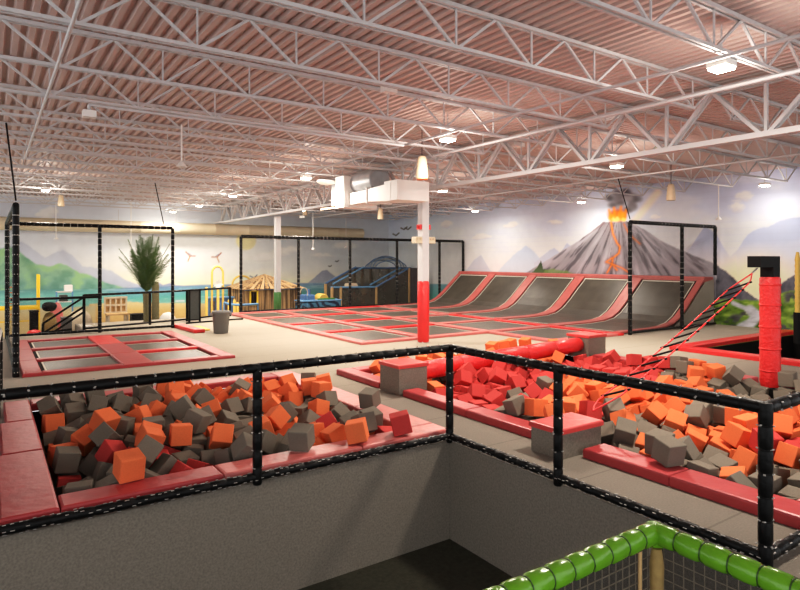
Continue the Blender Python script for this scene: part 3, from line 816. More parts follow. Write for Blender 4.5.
border('pit_border', 'bright red border of the dark far pit near the river mural', [
    (12.72, 1.2, 13.03, 3.4), (12.72, 3.4, 13.03, 5.6), (12.72, 5.6, 13.03, 7.83), (13.03, 7.48, 15.5, 7.83), (15.5, 7.48, 18.3, 7.83), (17.97, 1.2, 18.3, 4.2), (17.97, 4.2, 18.3, 7.48)], 'bright', .10)

# padded boxes
def pbox(x0, y0, x1, y1, h, label):
    t = thing('padded_box', ((x0 + x1) / 2, (y0 + y1) / 2, 0), label, 'box', 'carpeted boxes on the pit edge')
    b = MB(); b.box((x0 + .02, y0 + .02, 0), (x1 - .02, y1 - .02, h)); b.build('carpet_body', 'carpet', t)
    b = MB(); b.box((x0, y0, h), (x1, y1, h + .055), .015); b.build('top_pad', 'toppad', t)
pbox(5.04, 7.42, 5.60, 7.99, .40, 'carpeted grey box with red top at the beam end by the walkway')
pbox(4.76, 4.10, 5.44, 4.54, .26, 'low carpeted grey box with red top where the rope ladder lands')
pbox(10.16, 8.02, 10.75, 8.60, .42, 'carpeted grey box with red top at the far end of beam')

# padded beam over the pit
t = thing('balance_beam', (5.6, 7.70, .2), 'long red padded round beam crossing the foam pit', 'beam'); t['kind'] = 'thing'
A, B2 = Vector((5.61, 7.704, .27)), Vector((10.14, 8.276, .27))
L = (B2 - A).length; n = 5
for i in range(n):
    pa = A + (B2 - A) * (i / n); pb = A + (B2 - A) * ((i + 1) / n); l = (pb - pa).length
    b = MB(); b.lathe(pa, pb, [(.002, .125), (.015, .146), (l * .5, .150), (l - .015, .146), (l - .002, .125)], 18); b.build('beam_pad', 'bright', t)

# ------------------------------------------------------------------ rope ladder and its post
PX, PY = 10.32, 4.62
t = thing('ladder_post', (PX, PY, 0), 'thick red padded post with a black steel arm on top', 'post')
b = MB()
pr = [(0, .13)] + [(k * .09, .148 + .006 * (k % 2) + random.uniform(-.003, .003)) for k in range(1, 19)] + [(1.72, .15), (1.75, .135)]
b.lathe((PX, PY, .01), (PX, PY, 1.76), pr, 18); b.build('red_sleeve', 'bright', t)
b = MB(); b.box((PX - .11, PY - .11, 0), (PX + .11, PY + .11, .012)); b.build('base_plate', 'matte', t)
b = MB(); b.box((PX - .11, PY - .10, 1.76), (PX + .11, PY + .10, 2.09)); b.box((PX - .52, PY - .10, 1.915), (PX - .11, PY + .10, 2.09)); b.build('steel_arm', 'matte', t)
for z in (.25, .6, .95, 1.3, 1.62):
    b = MB(); b.lathe((PX, PY, z), (PX, PY, z + .03), [(0, .15), (.005, .159), (.025, .159), (.03, .15)], 18); b.build('strap', 'bright', t)
b = MB(); b.tube([(PX + .155, PY - .03, .05), (PX + .158, PY - .03, 1.0), (PX + .155, PY - .03, 1.72)], .012, 6); b.build('lacing', 'matte', t)

top = Vector((PX - .42, PY, 1.897)); bot = Vector((5.52, 4.30, .36))
t = thing('rope_ladder', tuple(top), 'slanted red rope ladder with black rungs from the post to the low box', 'ladder')
b = MB(); b.tube([tuple(top), tuple(top + (bot - top) * .045)], .014, 6); b.build('steel_chain', 'silver', t)
ax = (bot - top); 
side = Vector((0, -.93, .36))
def lad(k, s):
    wd = .17 * min(1, max(0, (k - .045) / .10)) * min(1, max(0.0, (1 - k) / .06))
    p = top + ax * k; p.z -= .05 * math.sin(PI * k)
    return p + side * (s * wd)
ks = [.045 + i * .955 / 26 for i in range(27)]
for s in (-1, 1):
    b = MB(); b.tube([lad(k, s) for k in ks], .010, 6); b.build('rope', 'bright', t)
for i in range(13):
    k = .155 + i * .062
    p, q = lad(k, -1), lad(k, 1); e = (q - p).normalized() * .035
    b = MB(); b.cyl(p - e, q + e, .013, 8); b.build('rung', 'matte', t)

# ================================================================== TRAMPOLINES
def bed(parent, x0, y0, x1, y1, z=.012):
    b = MB(); b.box((x0, y0, .001), (x1, y1, .006)); b.build('spring_gap', 'gap', parent)
    g = .12
    b = MB(); nx = 6; ny = 6; v = []; f = []
    for i in range(nx + 1):
        for j in range(ny + 1):
            u, w = i / nx, j / ny
            v.append((x0 + g + (x1 - x0 - 2 * g) * u, y0 + g + (y1 - y0 - 2 * g) * w, z + .004))
    for i in range(nx):
        for j in range(ny):
            q = i * (ny + 1) + j; f.append((q, q + ny + 1, q + ny + 2, q + 1))
    b.add(v, f, True); o = b.build('jump_bed', 'mat', parent)
    b = MB(); w = .028
    X0, Y0, X1, Y1 = x0 + g, y0 + g, x1 - g, y1 - g
    for q in ((X0, Y0, X1, Y0 + w), (X0, Y1 - w, X1, Y1), (X0, Y0, X0 + w, Y1), (X1 - w, Y0, X1, Y1)):
        b.box((q[0], q[1], z + .005), (q[2], q[3], z + .010))
    b.build('edge_webbing', 'matline', o)
def pad_run(parent, x0, y0, x1, y1, m, h=.06):
    b = MB(); b.box((x0, y0, .002), (x1, y1, h), .02); b.build('frame_pad', m, parent)

# small court
t = thing('trampoline_court', (.5, 12.3, 0), 'small six bed trampoline court with dull red pads inside the corner nets', 'trampoline')
xs = [.62, 2.36, 4.06]; ys = [12.35, 14.0, 15.7, 17.4]; hw = .15
for i in range(2):
    for j in range(3): bed(t, xs[i] + .1, ys[j] + .1, xs[i + 1] - .1, ys[j + 1] - .1)
for j, y in enumerate(ys):
    for i in range(2): pad_run(t, xs[i] + (hw + .12 if i else hw), y - .12, xs[i + 1] - (hw if i else hw + .12), y + .12, 'bright' if (i, j) == (1, 1) else 'red')
for i, x in enumerate(xs):
    w_ = hw + .12 if i == 1 else hw
    for j in range(3): pad_run(t, x - w_, ys[j] - .12, x + w_, ys[j + 1] - .12, 'bright' if (i, j) == (1, 2) else 'red', .062)
    pad_run(t, x - w_, ys[3] - .12, x + w_, ys[3] + .12, 'red', .062)

# main court
t = thing('trampoline_court', (7.4, 12.4, 0), 'large trampoline court with red pads tinted pink for sheen before the wall ramps', 'trampoline')
GX = [7.45, 9.30, 11.5, 14.0]; GY = [12.5, 14.9, 17.3, 19.7, 22.0]; h = .13
for i in range(3):
    for j in range(4): bed(t, GX[i] + .12, GY[j] + .12, GX[i + 1] - .12, GY[j + 1] - .12)
bed(t, 11.62, 10.27, 13.88, 12.38)
bright = {('h', 0, 1), ('h', 0, 2), ('h', 1, 2), ('h', 1, 3), ('v', 3, 0), ('v', 3, 1), ('h', 2, 4), ('h', 1, 1)}
for j, y in enumerate(GY):
    for i in range(3): pad_run(t, GX[i] + h, y - h, GX[i + 1] - h, y + h, 'bright' if ('h', i, j) in bright else 'redpad')
for i, x in enumerate(GX):
    for j in range(4):
        pad_run(t, x - h, GY[j] - h, x + h, GY[j + 1] - h, 'bright' if ('v', i, j) in bright else 'redpad', .062)
    pad_run(t, x - h, GY[4] - h, x + h, GY[4] + h, 'redpad', .062)
pad_run(t, 11.5 + h, 10.0, 14.0 - h, 10.3, 'redpad'); pad_run(t, 11.5 - h, 10.0, 11.5 + h, 12.35, 'redpad', .062); pad_run(t, 14 - h, 10.0, 14 + h, 12.35, 'bright', .062)

# ramps up the end wall
PROF = [(14.16, .02), (15.6, .02), (16.3, .05), (16.75, .13), (17.1, .29), (17.45, .55), (17.85, .90), (18.2, 1.20), (18.42, 1.38)]
def prof_strip(b, y0, y1, lift, thick, prof=PROF):
    n = len(prof); top = []; 
    for k, (x, z) in enumerate(prof):
        a = prof[max(0, k - 1)]; c = prof[min(n - 1, k + 1)]; dx, dz = c[0] - a[0], c[1] - a[1]; L = math.hypot(dx, dz)
        top.append((x - dz / L * lift, z + dx / L * lift, x - dz / L * (lift - thick), z + dx / L * (lift - thick)))
    v = []; f = []
    for X, Z, x, z in top: v += [(X, y0, Z), (X, y1, Z), (x, y1, z), (x, y0, z)]
    for k in range(n - 1):
        for q in range(4): f.append((k * 4 + q, k * 4 + (q + 1) % 4, k * 4 + 4 + (q + 1) % 4, k * 4 + 4 + q))
    f += [(3, 2, 1, 0), (n * 4 - 4, n * 4 - 3, n * 4 - 2, n * 4 - 1)]
    b.add(v, f, False)
RB = [10.15, 12.5, 14.9, 17.3, 19.7, 22.05]
which = ['nearest the end net and river mural', 'second from end net', 'middle one of the five under the volcano', 'fourth from end net', 'against the long net']
for i in range(5):
    y0, y1 = RB[i], RB[i + 1]
    t = thing('wall_ramp', (14.2, (y0 + y1) / 2, 0), 'curved trampoline ramp with red side pads, ' + which[i], 'trampoline', 'wall ramps under the volcano mural')
    b = MB(); prof_strip(b, y0 + .12, y1 - .12, .0, .012); b.build('backing', 'gap', t)
    b = MB(); prof_strip(b, y0 + .27, y1 - .27, .02, .008, [(14.35, .02)] + PROF[1:-1] + [(18.33, 1.31)]); o = b.build('jump_bed', 'mat', t); 
    b = MB()
    for ya, yb in ((y0 + .27, y0 + .30), (y1 - .30, y1 - .27)): prof_strip(b, ya, yb, .026, .006, [(14.35, .02)] + PROF[1:-1] + [(18.33, 1.31)])
    b.box((14.35, y0 + .27, .04), (14.38, y1 - .27, .047))
    b.prism([(18.30, y0 + .27, 1.315), (18.30, y1 - .27, 1.315), (18.33, y1 - .27, 1.34), (18.33, y0 + .27, 1.34)], (-.012, 0, .012))
    b.build('edge_webbing', 'matline', o)
    for ya, yb, nm in ((y0, y0 + .20, 0), (y1 - .20, y1, 1)):
        b = MB(); prof_strip(b, ya + .003, yb - .003, .055, .05); recalc(b.build('side_pad', 'redpad', t))
    b = MB(); b.box((18.40, y0 + .004, 1.26), (18.93, y1 - .004, 1.50), .03); b.build('top_pad', 'redpad', t)
    if i == 0:
        b = MB(); b.prism([(16.6, y0 - .02, 0), (17.05, y0 - .02, .2), (17.45, y0 - .02, .52), (18.42, y0 - .02, 1.34), (18.93, y0 - .02, 1.42), (18.93, y0 - .02, 0)], (0, .018, 0)); recalc(b.build('side_panel', 'floor_plain', t))

# ------------------------------------------------------------------ tall net enclosures
def post_net(t, pts, zt, zb=.03, rails=True, posts=None, pr=.05, net='net', mid=None):
    for (x, y) in (posts or pts): padded(t, 'post', (x, y, 0), (x, y, zt), pr, 'black', .18, 8, ties=False); dashes(t, (x, y, 0), (x, y, zt), pr)
    for a, c in zip(pts[:-1], pts[1:]):
        padded(t, 'top_rail', (a[0], a[1], zt), (c[0], c[1], zt), pr, 'black', .18, 8, ties=False); dashes(t, (a[0], a[1], zt), (c[0], c[1], zt), pr)
        b = MB(); b.cyl((a[0], a[1], zb + .03), (c[0], c[1], zb + .03), pr * .7, 8); b.build('bottom_rail', 'black', t); dashes(t, (a[0], a[1], zb + .03), (c[0], c[1], zb + .03), pr * .7)
        b = MB(); b.poly([(a[0], a[1], zb), (c[0], c[1], zb), (c[0], c[1], zt), (a[0], a[1], zt)]); b.build('net_panel', net, t)
def dashes(parent, p0, p1, r, seg=.17):
    q = MB(); og, d, a, b, L = q.frame(p0, p1); t = seg * .5
    while t < L - .03:
        c = og + d * t; q.lathe(c - d * .012, c + d * .012, [(0, r * .8), (.004, r * 1.01), (.020, r * 1.01), (.024, r * .8)], 6); t += seg
    o = q.build('lacing_ties', 'tie', parent); o['kind'] = 'stuff'; return o

t = thing('net_enclosure', (.42, 12.2, 0), 'tall black corner net frame wrapped round the small trampoline court', 'safety net')
post_net(t, [(.38, 12.35), (.38, 18.5)], 2.98, net='net', pr=.055)
post_net(t, [(.38, 18.62), (2.55, 18.62), (4.52, 18.66)], 2.98, net='netthin', posts=[(.38, 18.62), (2.55, 18.62), (4.52, 18.66)])
b = MB(); b.cyl((.45, 18.6, 1.0), (2.55, 18.62, 1.0), .035, 8); b.build('middle_rail', 'black', t)
b = MB(); b.poly([(.45, 18.6, .06), (2.55, 18.62, .06), (2.55, 18.62, 1.0), (.45, 18.6, 1.0)]); b.build('net_panel', 'net', t)

NX = [on_y(p, 22.3) for p in (241, 298.5, 350, 397, 439.5)] + [18.9]
t = thing('net_enclosure', (NX[0], 22.3, 0), 'long black net frame behind the large trampoline court', 'safety net')
post_net(t, [(x, 22.3) for x in NX], 2.93, pr=.06)
t = thing('net_enclosure', (14.5, 10.0, 0), 'black net frame at the near end of wall ramps', 'safety net')
sx = [on_y(630, 9.95), on_y(682, 9.95), 18.66]
post_net(t, [(x, 9.95) for x in sx[:2]] + [(sx[2], 9.95)], 3.06, posts=[(x, 9.95) for x in sx[:2]], net='net', pr=.055)
padded(t, 'post', (18.66, 9.95, 1.55), (18.66, 9.95, 3.06), .055, 'black', .18, 8, ties=False)

for a, c, lab in (((on_y(155, 17.9), 17.9, 4.2), (on_y(164, 18.65), 18.65, 3.06), 'black guy cable from the roof to the corner net frame'), ((on_y(618, 9.9), 9.9, 4.2), (sx[0], 9.95, 3.14), 'dark guy cable from the roof to the ramp net'), ((.22, 11.4, 4.2), (.38, 12.35, 3.06), 'guy cable holding the nearest tall net post')):
    b = MB(); b.cyl(a, c, .014, 6); tag(b.build('guy_cable', 'matte', org=a), lab, 'cable')
# ================================================================== OVERHEAD EQUIPMENT
# long cream fabric duct along the sea wall
dx1 = on_y(362, 28.3)
t = thing('air_duct', (XMIN + .1, 28.3, 3.5), 'long cream round air duct running along the sea mural wall', 'air duct')
b = MB(); n = 14; Ld = dx1 - XMIN - .1
for i in range(n):
    a = XMIN + .1 + Ld * i / n; c = XMIN + .1 + Ld * (i + 1) / n; l = c - a
    b2 = MB(); b2.lathe((a, 28.3, 3.47), (c, 28.3, 3.47), [(0, .262), (.02, .275), (.04, .262), (l - .0, .262)], 20)
    b2.build('duct_section', 'ductfab', t)
for x in np.arange(-5, dx1, 2.4):
    b = MB(); b.cyl((x, 28.3, 3.74), (x, 28.3, 4.21), .008, 6); b.build('hanger', 'steel', t)
# boxy supply duct by the red column
HX, HY, HZ0, HZ1 = 7.62, 11.28, 3.40, 3.86
t = thing('duct_unit', (8.05, 11.3, HZ0), 'white boxy supply duct hanging beside the red padded column', 'air duct')
b = MB(); b.box((HX, HY, HZ0), (8.52, HY + .55, HZ1)); b.build('end_box', 'white', t)
b = MB(); b.prism([(HX + .02, HY + .55, HZ0 + .01), (HX + .02, HY + 1.35, HZ0 + .06), (HX + .02, HY + 1.35, HZ1 - .10), (HX + .02, HY + .55, HZ1 - .06)], (.72, 0, 0)); recalc(b.build('duct_section', 'white', t))
b = MB(); b.box((HX + .05, HY + 1.355, HZ0 + .06), (8.3, HY + 2.3, HZ1 - .11)); b.build('duct_section', 'white', t)
b = MB(); b.box((HX - .10, HY + 2.3, HZ0 - .01), (HX + .9, HY + 2.75, HZ1 + .34)); b.build('plenum', 'white', t)
for y in (HY + .28, HY + 1.35, HY + 2.3):
    b = MB(); b.box((HX - .006, y - .012, HZ0 + .02), (8.36, y + .012, HZ1 - .05)); b.build('seam_strip', 'white', t)
for y in (HY + .3, HY + 1.8):
    b = MB(); b.cyl((8.0, y, HZ1 - .15), (8.0, y, 4.2), .008, 6); b.build('hanger', 'steel', t)
t = thing('roof_duct', (8.1, 14.2, 3.9), 'grey sheet metal duct drum behind the white supply duct', 'air duct')
b = MB(); b.lathe((8.0, 12.6, 4.02), (8.0, 14.6, 4.02), [(0, .28), (.03, .31), (.06, .30), (1.0, .30), (1.03, .31), (1.06, .30), (2.0, .30)], 20); b.build('drum', 'galv', t)
b = MB(); b.box((8.25, 13.4, 3.72), (8.78, 14.4, 4.15)); b.build('side_box', 'galv', t)
t = thing('ceiling_vent', (7.2, 14.3, 3.6), 'white winged air diffuser on the back of supply duct', 'vent')
fx, fy = on_y(338, 14.5), 14.5
b = MB(); b.box((fx - .12, fy - .15, 3.50), (fx + .3, fy + .15, 3.98)); b.build('neck', 'white', t)
for k, (zz, ln) in enumerate(((3.42, .55), (4.02, .75))):
    b = MB(); pts = []
    for i in range(9):
        an = PI * i / 8; pts.append((fx - .05 - ln * .62 * math.sin(an) - .1, fy - .35 * math.cos(an), zz + .05 * math.sin(an) * (1 if k else -1) + (.06 if k else 0)))
    b.prism(pts, (0, 0, .04)); recalc(b.build('wing', 'speaker' if not k else 'white', t))

def hung(px, py0, py1, y, label):
    x = on_y(px, y); z1 = zat(py0, x, y); z0 = zat(py1, x, y); h = z1 - z0
    t = thing('pendant_speaker', (x, y, z0), label, 'speaker', 'beige pendant speakers')
    b = MB(); b.lathe((x, y, z0), (x, y, z1), [(0, h * .255), (h * .05, h * .275), (h * .3, h * .265), (h * .85, h * .2), (h * .97, h * .16), (h, h * .08)], 18); b.build('cabinet', 'speaker', t)
    b = MB(); b.cyl((x, y, z0 - .012), (x, y, z0), h * .25, 18); b.build('grille', 'orangepaint' if h > .3 and px < 500 and px > 400 else 'beige', t)
    b = MB(); b.cyl((x, y, z1), (x, y, 4.62), .008, 6); b.build('cable', 'matte', t)
hung(422, 156, 179, 9.4, 'beige tapered pendant speaker above the white duct box')
hung(671, 184, 200, 9.1, 'beige tapered pendant speaker near the volcano mural')
hung(61, 195, 206, 23.0, 'beige tapered pendant speaker beyond the corner net')
hung(380.5, 208, 219, 20.3, 'small beige pendant speaker below the supply duct')
hung(305, 207, 215, 25.6, 'small beige pendant speaker over the play boats')

for s, lab in ((-1, 'fence side'), (1, 'ramp side')):
    xx = cx1 + s * .135
    t = thing('alarm_strobe', (xx, cy1 - .02, 2.80), 'red alarm horn strobe on the white column, %s' % lab, 'alarm')
    b = MB(); b.box((xx - .03, cy1 - .08, 2.78), (xx + .03, cy1 + .06, 2.90)); b.build('housing', 'bright', t)
    b = MB(); b.cyl((xx + s * .03, cy1 - .01, 2.84), (xx + s * .055, cy1 - .01, 2.84), .035, 10); b.build('lens', 'redfoam', t)
    xx = cx1 + s * .20
    t = thing('emergency_light', (xx, cy1 - .02, 2.45), 'cream emergency lamp box on the white column, %s' % lab, 'lamp')
    b = MB(); b.box((xx - .10, cy1 - .10, 2.44), (xx + .10, cy1 + .08, 2.60), .02); b.build('housing', 'ductfab', t)
    for q in (-1, 1):
        b = MB(); b.cyl((xx + q * .045, cy1 - .125, 2.55), (xx + q * .045, cy1 - .10, 2.55), .032, 10); b.build('lamp_head', 'beige', t)
for px, py, y, lab in ((516, 145, 9.6, 'white wireless box hung under the joists past the first lamp row'), (389, 90, 6.9, 'small white bracket box on a near joist chord'), (302, 217, 25, 'small white box under the far girder')):
    x = on_y(px, y); z = zat(py, x, y)
    t = thing('ceiling_box', (x, y, z), lab, 'ceiling box')
    s = .17 if px == 516 else .1
    b = MB(); b.box((x - s, y - s * .6, z - .04), (x + s, y + s * .6, z + .06), .02); b.build('housing', 'white', t)
    b = MB(); b.cyl((x, y, z + .05), (x, y, 4.25), .008, 6); b.build('hanger', 'steel', t)

# ================================================================== THINGS ON THE WALKWAY
bx, by = on_y(221, 16.6), 16.6
t = thing('trash_bin', (bx, by, 0), 'round grey plastic trash bin standing on the walkway', 'bin')
b = MB(); b.lathe((bx, by, 0.005), (bx, by, .62), [(0, .18), (.015, .195), (.55, .235), (.56, .25), (.60, .25), (.615, .235), (.60, .215), (.30, .20)], 20); b.build('bucket', 'grey', t)
for s in (-1, 1):
    b = MB(); b.box((bx + s * .265 - .03, by - .05, .50), (bx + s * .265 + .03, by + .05, .575), .01); b.build('handle', 'grey', t)
def low_bar(name, p, q, w, h, m, label, cat):
    (x0, y0), (x1, y1) = p, q
    b = MB(); b.bar((x0, y0, h / 2 + .002), (x1, y1, h / 2 + .002), w, h)
    o = tag(b.build(name, m, org=(x0, y0, 0)), label, cat); bv = o.modifiers.new('edge', 'BEVEL'); bv.width = min(.02, h * .3); bv.segments = 2; return o
low_bar('floor_beam', plan(177, 327), plan(200, 333), .30, .10, 'bright', 'low bright red practice beam on the floor near the bin', 'beam')
low_bar('floor_pad', plan(194, 327.5), plan(204, 331), .35, .05, 'yellow', 'low yellow floor pad beside the red practice beam', 'pad')
low_bar('floor_pole', plan(186, 324), plan(243, 319.5), .05, .05, 'matte', 'thin black pole lying on the walkway behind the bin', 'pole')

def Wp(px, py, y): x = on_y(px, y); return (x, y, zat(py, x, y))
# tall dark panel
t = thing('standing_panel', Wp(194, 322, 20.1), 'dark framed panel standing against the walkway fence', 'panel')
x0, x1 = on_y(188.5, 20.1), on_y(200.5, 20.1)
b = MB(); b.box((x0 + .04, 20.08, .08), (x1 - .04, 20.11, 1.02)); b.build('board', 'darkgrey', t)
b = MB()
for q in ((x0, x0 + .05), (x1 - .05, x1)): b.box((q[0], 20.06, 0), (q[1], 20.13, 1.06))
b.box((x0, 20.06, 1.02), (x1, 20.13, 1.06)); b.box((x0, 20.06, .05), (x1, 20.13, .09)); b.build('frame', 'matte', t)
# walkway fence
t = thing('walkway_fence', (2.2, 19.5, 0), 'waist high black net fence behind the small court', 'fence')
fp = [(on_y(84, 19.3), 19.3), (on_y(150, 20.0), 20.0), (on_y(187, 20.45), 20.45), (on_y(230, 21.5), 21.5)]
for (a, c) in zip(fp[:-1], fp[1:]):
    b = MB(); b.cyl((a[0], a[1], 1.02), (c[0], c[1], 1.02), .035, 8); b.build('top_rail', 'black', t); dashes(t, (a[0], a[1], 1.02), (c[0], c[1], 1.02), .035, .2)
    b = MB(); b.cyl((a[0], a[1], .07), (c[0], c[1], .07), .03, 8); b.build('bottom_rail', 'black', t)
    b = MB(); b.poly([(a[0], a[1], .05), (c[0], c[1], .05), (c[0], c[1], 1.02), (a[0], a[1], 1.02)]); b.build('net_panel', 'netthin', t)
for a in fp:
    b = MB(); b.cyl((a[0], a[1], 0), (a[0], a[1], 1.04), .04, 8); b.build('post', 'black', t)
# stair railing
ys = 19.0
t = thing('stair_railing', Wp(62, 333, ys), 'sloping black stair railing behind the small court', 'railing')
pA, pB = Wp(84, 297, ys), Wp(43, 323.5, ys)
for dz in (0, -.27, -.42):
    b = MB(); b.bar((pA[0], ys, pA[2] + dz), (pB[0], ys, pB[2] + dz), .045, .05); b.build('rail', 'matte', t)
for p in (pA, pB):
    b = MB(); b.bar((p[0], ys, 0), (p[0], ys, p[2]), .06, .06); b.build('post', 'matte', t)
b = MB(); b.bar((pA[0] - .3, ys, .10), (pA[0] - 1.1, ys, .04), .05, .06); b.build('stringer', 'matte', t)


# steps down to the hall floor
t = thing('stair_flight', (1.6, 19.4, LOW), 'short carpeted stair going down behind the small court', 'stairs')
for k in range(5):
    b = MB(); b.box((2.24 - .3 * (k + 1), 19.12, LOW + .001), (2.24 - .3 * k, 19.95, -.19 * (k + 1) - .0)); b.build('step', 'carpet', t)
# ------------------------------------------------------------------ stored things in the far corner
y = 23.0
t = thing('scaffold', Wp(20, 330, y), 'yellow scaffold frame with a plank in the far corner', 'scaffold')
xa, xb = on_y(-6, y), on_y(39, y)
for x in (xa, xb):
    for yy in (y, y + .8):
        b = MB(); b.cyl((x, yy, LOW), (x, yy, 1.55 if x == xb else 1.2), .03, 8); b.build('upright', 'yellow2', t)
b = MB(); b.box((xa, y - .05, zat(309, xb, y)), (xb, y + .85, zat(306.5, xb, y))); b.build('plank', 'yellow2', t)
b = MB(); b.bar((xa, y, .05), (xb, y, .05), .035, .035); b.build('brace', 'yellow2', t)
y = 24.5; p0, p1 = Wp(11, 322, y), Wp(12, 285, y)
t = thing('stepladder', (p0[0], y, 0), 'narrow white and orange ladder standing by the scaffold', 'ladder')
for s in (-.11, .11):
    b = MB(); b.bar((p0[0] + s * 1.6, y - .3, LOW), (p0[0] + s * .8, y + .35, 1.25), .035, .05); b.build('rail', 'white', t)
for k in range(6):
    q = .12 + k * .15; b = MB(); b.bar((p0[0] - .1, y + .35 * q, 1.25 * q), (p0[0] + .1, y + .35 * q, 1.25 * q), .03, .03); b.build('rung', 'orangepaint', t)
def bag(name, px, py0, py1, y, rx, ry, m, label, cat, seed=0, base=None):
    x = on_y(px, y); z0 = zat(py1, x, y) if base is None else base; z1 = zat(py0, x, y); h = z1 - z0
    b = MB(); rr = random.Random(seed); N = 14; R = 9; v = []; f = []
    for i in range(R + 1):
        th = PI * i / R
        for k in range(N):
            ph = 2 * PI * k / N; w = 1 + .08 * math.sin(3 * ph + seed) + rr.uniform(-.03, .03)
            v.append((rx * w * math.sin(th) ** .7 * math.cos(ph), ry * w * math.sin(th) ** .7 * math.sin(ph), h / 2 - h / 2 * math.cos(th)))
    for i in range(R):
        for k in range(N): f.append((i * N + k, i * N + (k + 1) % N, (i + 1) * N + (k + 1) % N, (i + 1) * N + k))
    b.add(v, f, True); o = b.build(name, m); o.location = (x, y, z0); return tag(o, label, cat)
bag('storage_sack', 49.5, 312, 333, 22.0, .24, .24, 'tan', 'tan sack under the round black bundle in the storage corner', 'sack', 3, LOW)
zs = zat(312.5, on_y(49, 22.0), 22.0)
bag('round_bundle', 49, 302, 311.5, 22.0, .21, .21, 'matte', 'round black bundle resting on a tan sack', 'bundle', 1, zs + .03)
bag('storage_sack', 57, 302, 333, 23.4, .22, .22, 'redpad', 'pinkish sack behind the round black bundle', 'sack', 5, LOW)
bag('tarp_heap', 79, 310, 330, 22.3, .42, .35, 'beige', 'beige tarpaulin heap behind the stair railing', 'tarpaulin', 7, LOW)
bag('crumpled_mat', 34, 329.5, 333, 20.5, .30, .2, 'bright', 'crumpled red mat on the floor by the scaffold', 'mat', 9, LOW)
bag('white_bag', 168, 312, 319.5, 22.05, .33, .25, 'white', 'white plastic bag heap behind the walkway fence', 'bag', 11, LOW)
def crate(name, px0, px1, py0, y, dp, m, label, cat, parts=None):
    x0, x1 = on_y(px0, y), on_y(px1, y); z1 = zat(py0, (x0 + x1) / 2, y)
    t = thing(name, ((x0 + x1) / 2, y, LOW), label, cat)
    b = MB(); b.box((x0, y, LOW), (x1, y + dp, z1 - .03)); b.build('body', m, t)
    b = MB(); b.box((x0 - .015, y - .015, z1 - .03), (x1 + .015, y + dp + .015, z1)); b.build('lid', m, t)
    return t, x0, x1, z1
crate('speaker_box', 30, 38.5, 311, 21.6, .4, 'matte', 'black loudspeaker box on the floor by the scaffold', 'box')
crate('machine_box', 62, 72, 317.5, 21.2, .4, 'grey', 'grey machine box behind the stair railing', 'box')
crate('carton', 86, 92, 326, 20.2, .3, 'white', 'small white carton at the top of stairs', 'box')
crate('low_table', 132, 146, 314, 21.75, .4, 'matte', 'low black table beside the palm trunk', 'table')
y = 24.0
t = thing('supply_rack', Wp(65, 318, y), 'blue and white storage rack with boxes under the painted hills', 'rack')
x0, x1 = on_y(56.5, y), on_y(72.5, y); zt = zat(292, x0, y)
for x in (x0, x1): 
    b = MB(); b.box((x - .025, y - .025, LOW), (x + .025, y + .025, zt)); b.build('upright', 'bluelite', t)
for z in (-.5, .55, .9, zt - .03):
    b = MB(); b.box((x0, y - .02, z), (x1, y + .35, z + .03)); b.build('shelf', 'white', t)
for k, z in enumerate((.58, .93)):
    xx = x0 + .10 + .15 * k
    b = MB(); b.box((xx, y + .05, z + .002), (xx + .25, y + .3, z + .22), .02); tag(b.build('carton', 'white' if k else 'darkgrey', org=(xx, y, z)), ('white carton on the upper shelf of blue rack', 'dark carton on the lower shelf of blue rack')[1 - k], 'box')
# lattice bench
y = 22.5
t = thing('lattice_bench', Wp(115, 322, y), 'pale timber bench with an open lattice back', 'bench')
x0, x1 = on_y(105, y), on_y(126.5, y); zt, zm = zat(298, x0, y), zat(313, x0, y)
b = MB()
for i in range(5): xx = x0 + (x1 - x0) * i / 4; b.box((xx - .025, y, zm), (xx + .025, y + .05, zt))
for z in (zm, (zm + zt) / 2, zt): b.box((x0 - .03, y - .005, z - .03), (x1 + .03, y + .055, z + .03))
b.build('lattice_back', 'beige', t)
b = MB(); b.box((x0, y - .5, zm - .06), (x1, y, zm), .02); b.build('seat', 'wood', t)
for x in (x0 + .05, x1 - .05):
    for yy in (y - .45, y + .02):
        b = MB(); b.box((x - .03, yy - .03, LOW), (x + .03, yy + .03, zm - .06)); b.build('leg', 'beige', t)
b = MB(); b.box((x0 + .03, y + .055, zm), (x1 - .03, y + .07, zt)); b.build('back_board', 'wood', t)

# ------------------------------------------------------------------ palms
def frond(parent, base, az, lean, L, droop, seed):
    rr = random.Random(seed); b = MB(); n = 16; P = []
    for i in range(n + 1):
        s = i / n; out = L * (math.sin(lean) * s + droop * s * s * .5); up = L * (math.cos(lean) * s - droop * s ** 2.4 * .35)
        P.append(Vector((base[0] + math.cos(az) * out, base[1] + math.sin(az) * out, base[2] + up)))
    for a, c in zip(P[:-1], P[1:]): b.bar(a, c, .018, .014)
    side = Vector((-math.sin(az), math.cos(az), 0))
    for i in range(2, n * 2):
        s = i / (n * 2); k = s * n; q = int(k); p = P[q].lerp(P[min(n, q + 1)], k - q); tdir = (P[min(n, q + 1)] - P[q]).normalized()
        ln = .42 * math.sin(PI * (0.12 + .85 * s)) ** .8 * (L / 1.9)
        for sg in (-1, 1):
            d = (side * sg * .75 + tdir * .62 + Vector((0, 0, -.05 + rr.uniform(-.15, .12)))).normalized(); w = tdir * .018
            tip = p + d * ln; tip.z -= .05 * ln
            w = tdir * .010; b.add([p - w, p + w, p + d * ln * .5 + w * 1.3, tip, p + d * ln * .5 - w * 1.1], [(0, 1, 2, 3, 4)])
    return b.build('frond', 'leaf', parent)
y = 20.75; px0 = on_y(146.5, y)
t = thing('palm_tree', (px0, y, 0), 'green potted palm with feathery upright fronds behind the fence', 'palm tree')
zc = zat(293, px0, y)
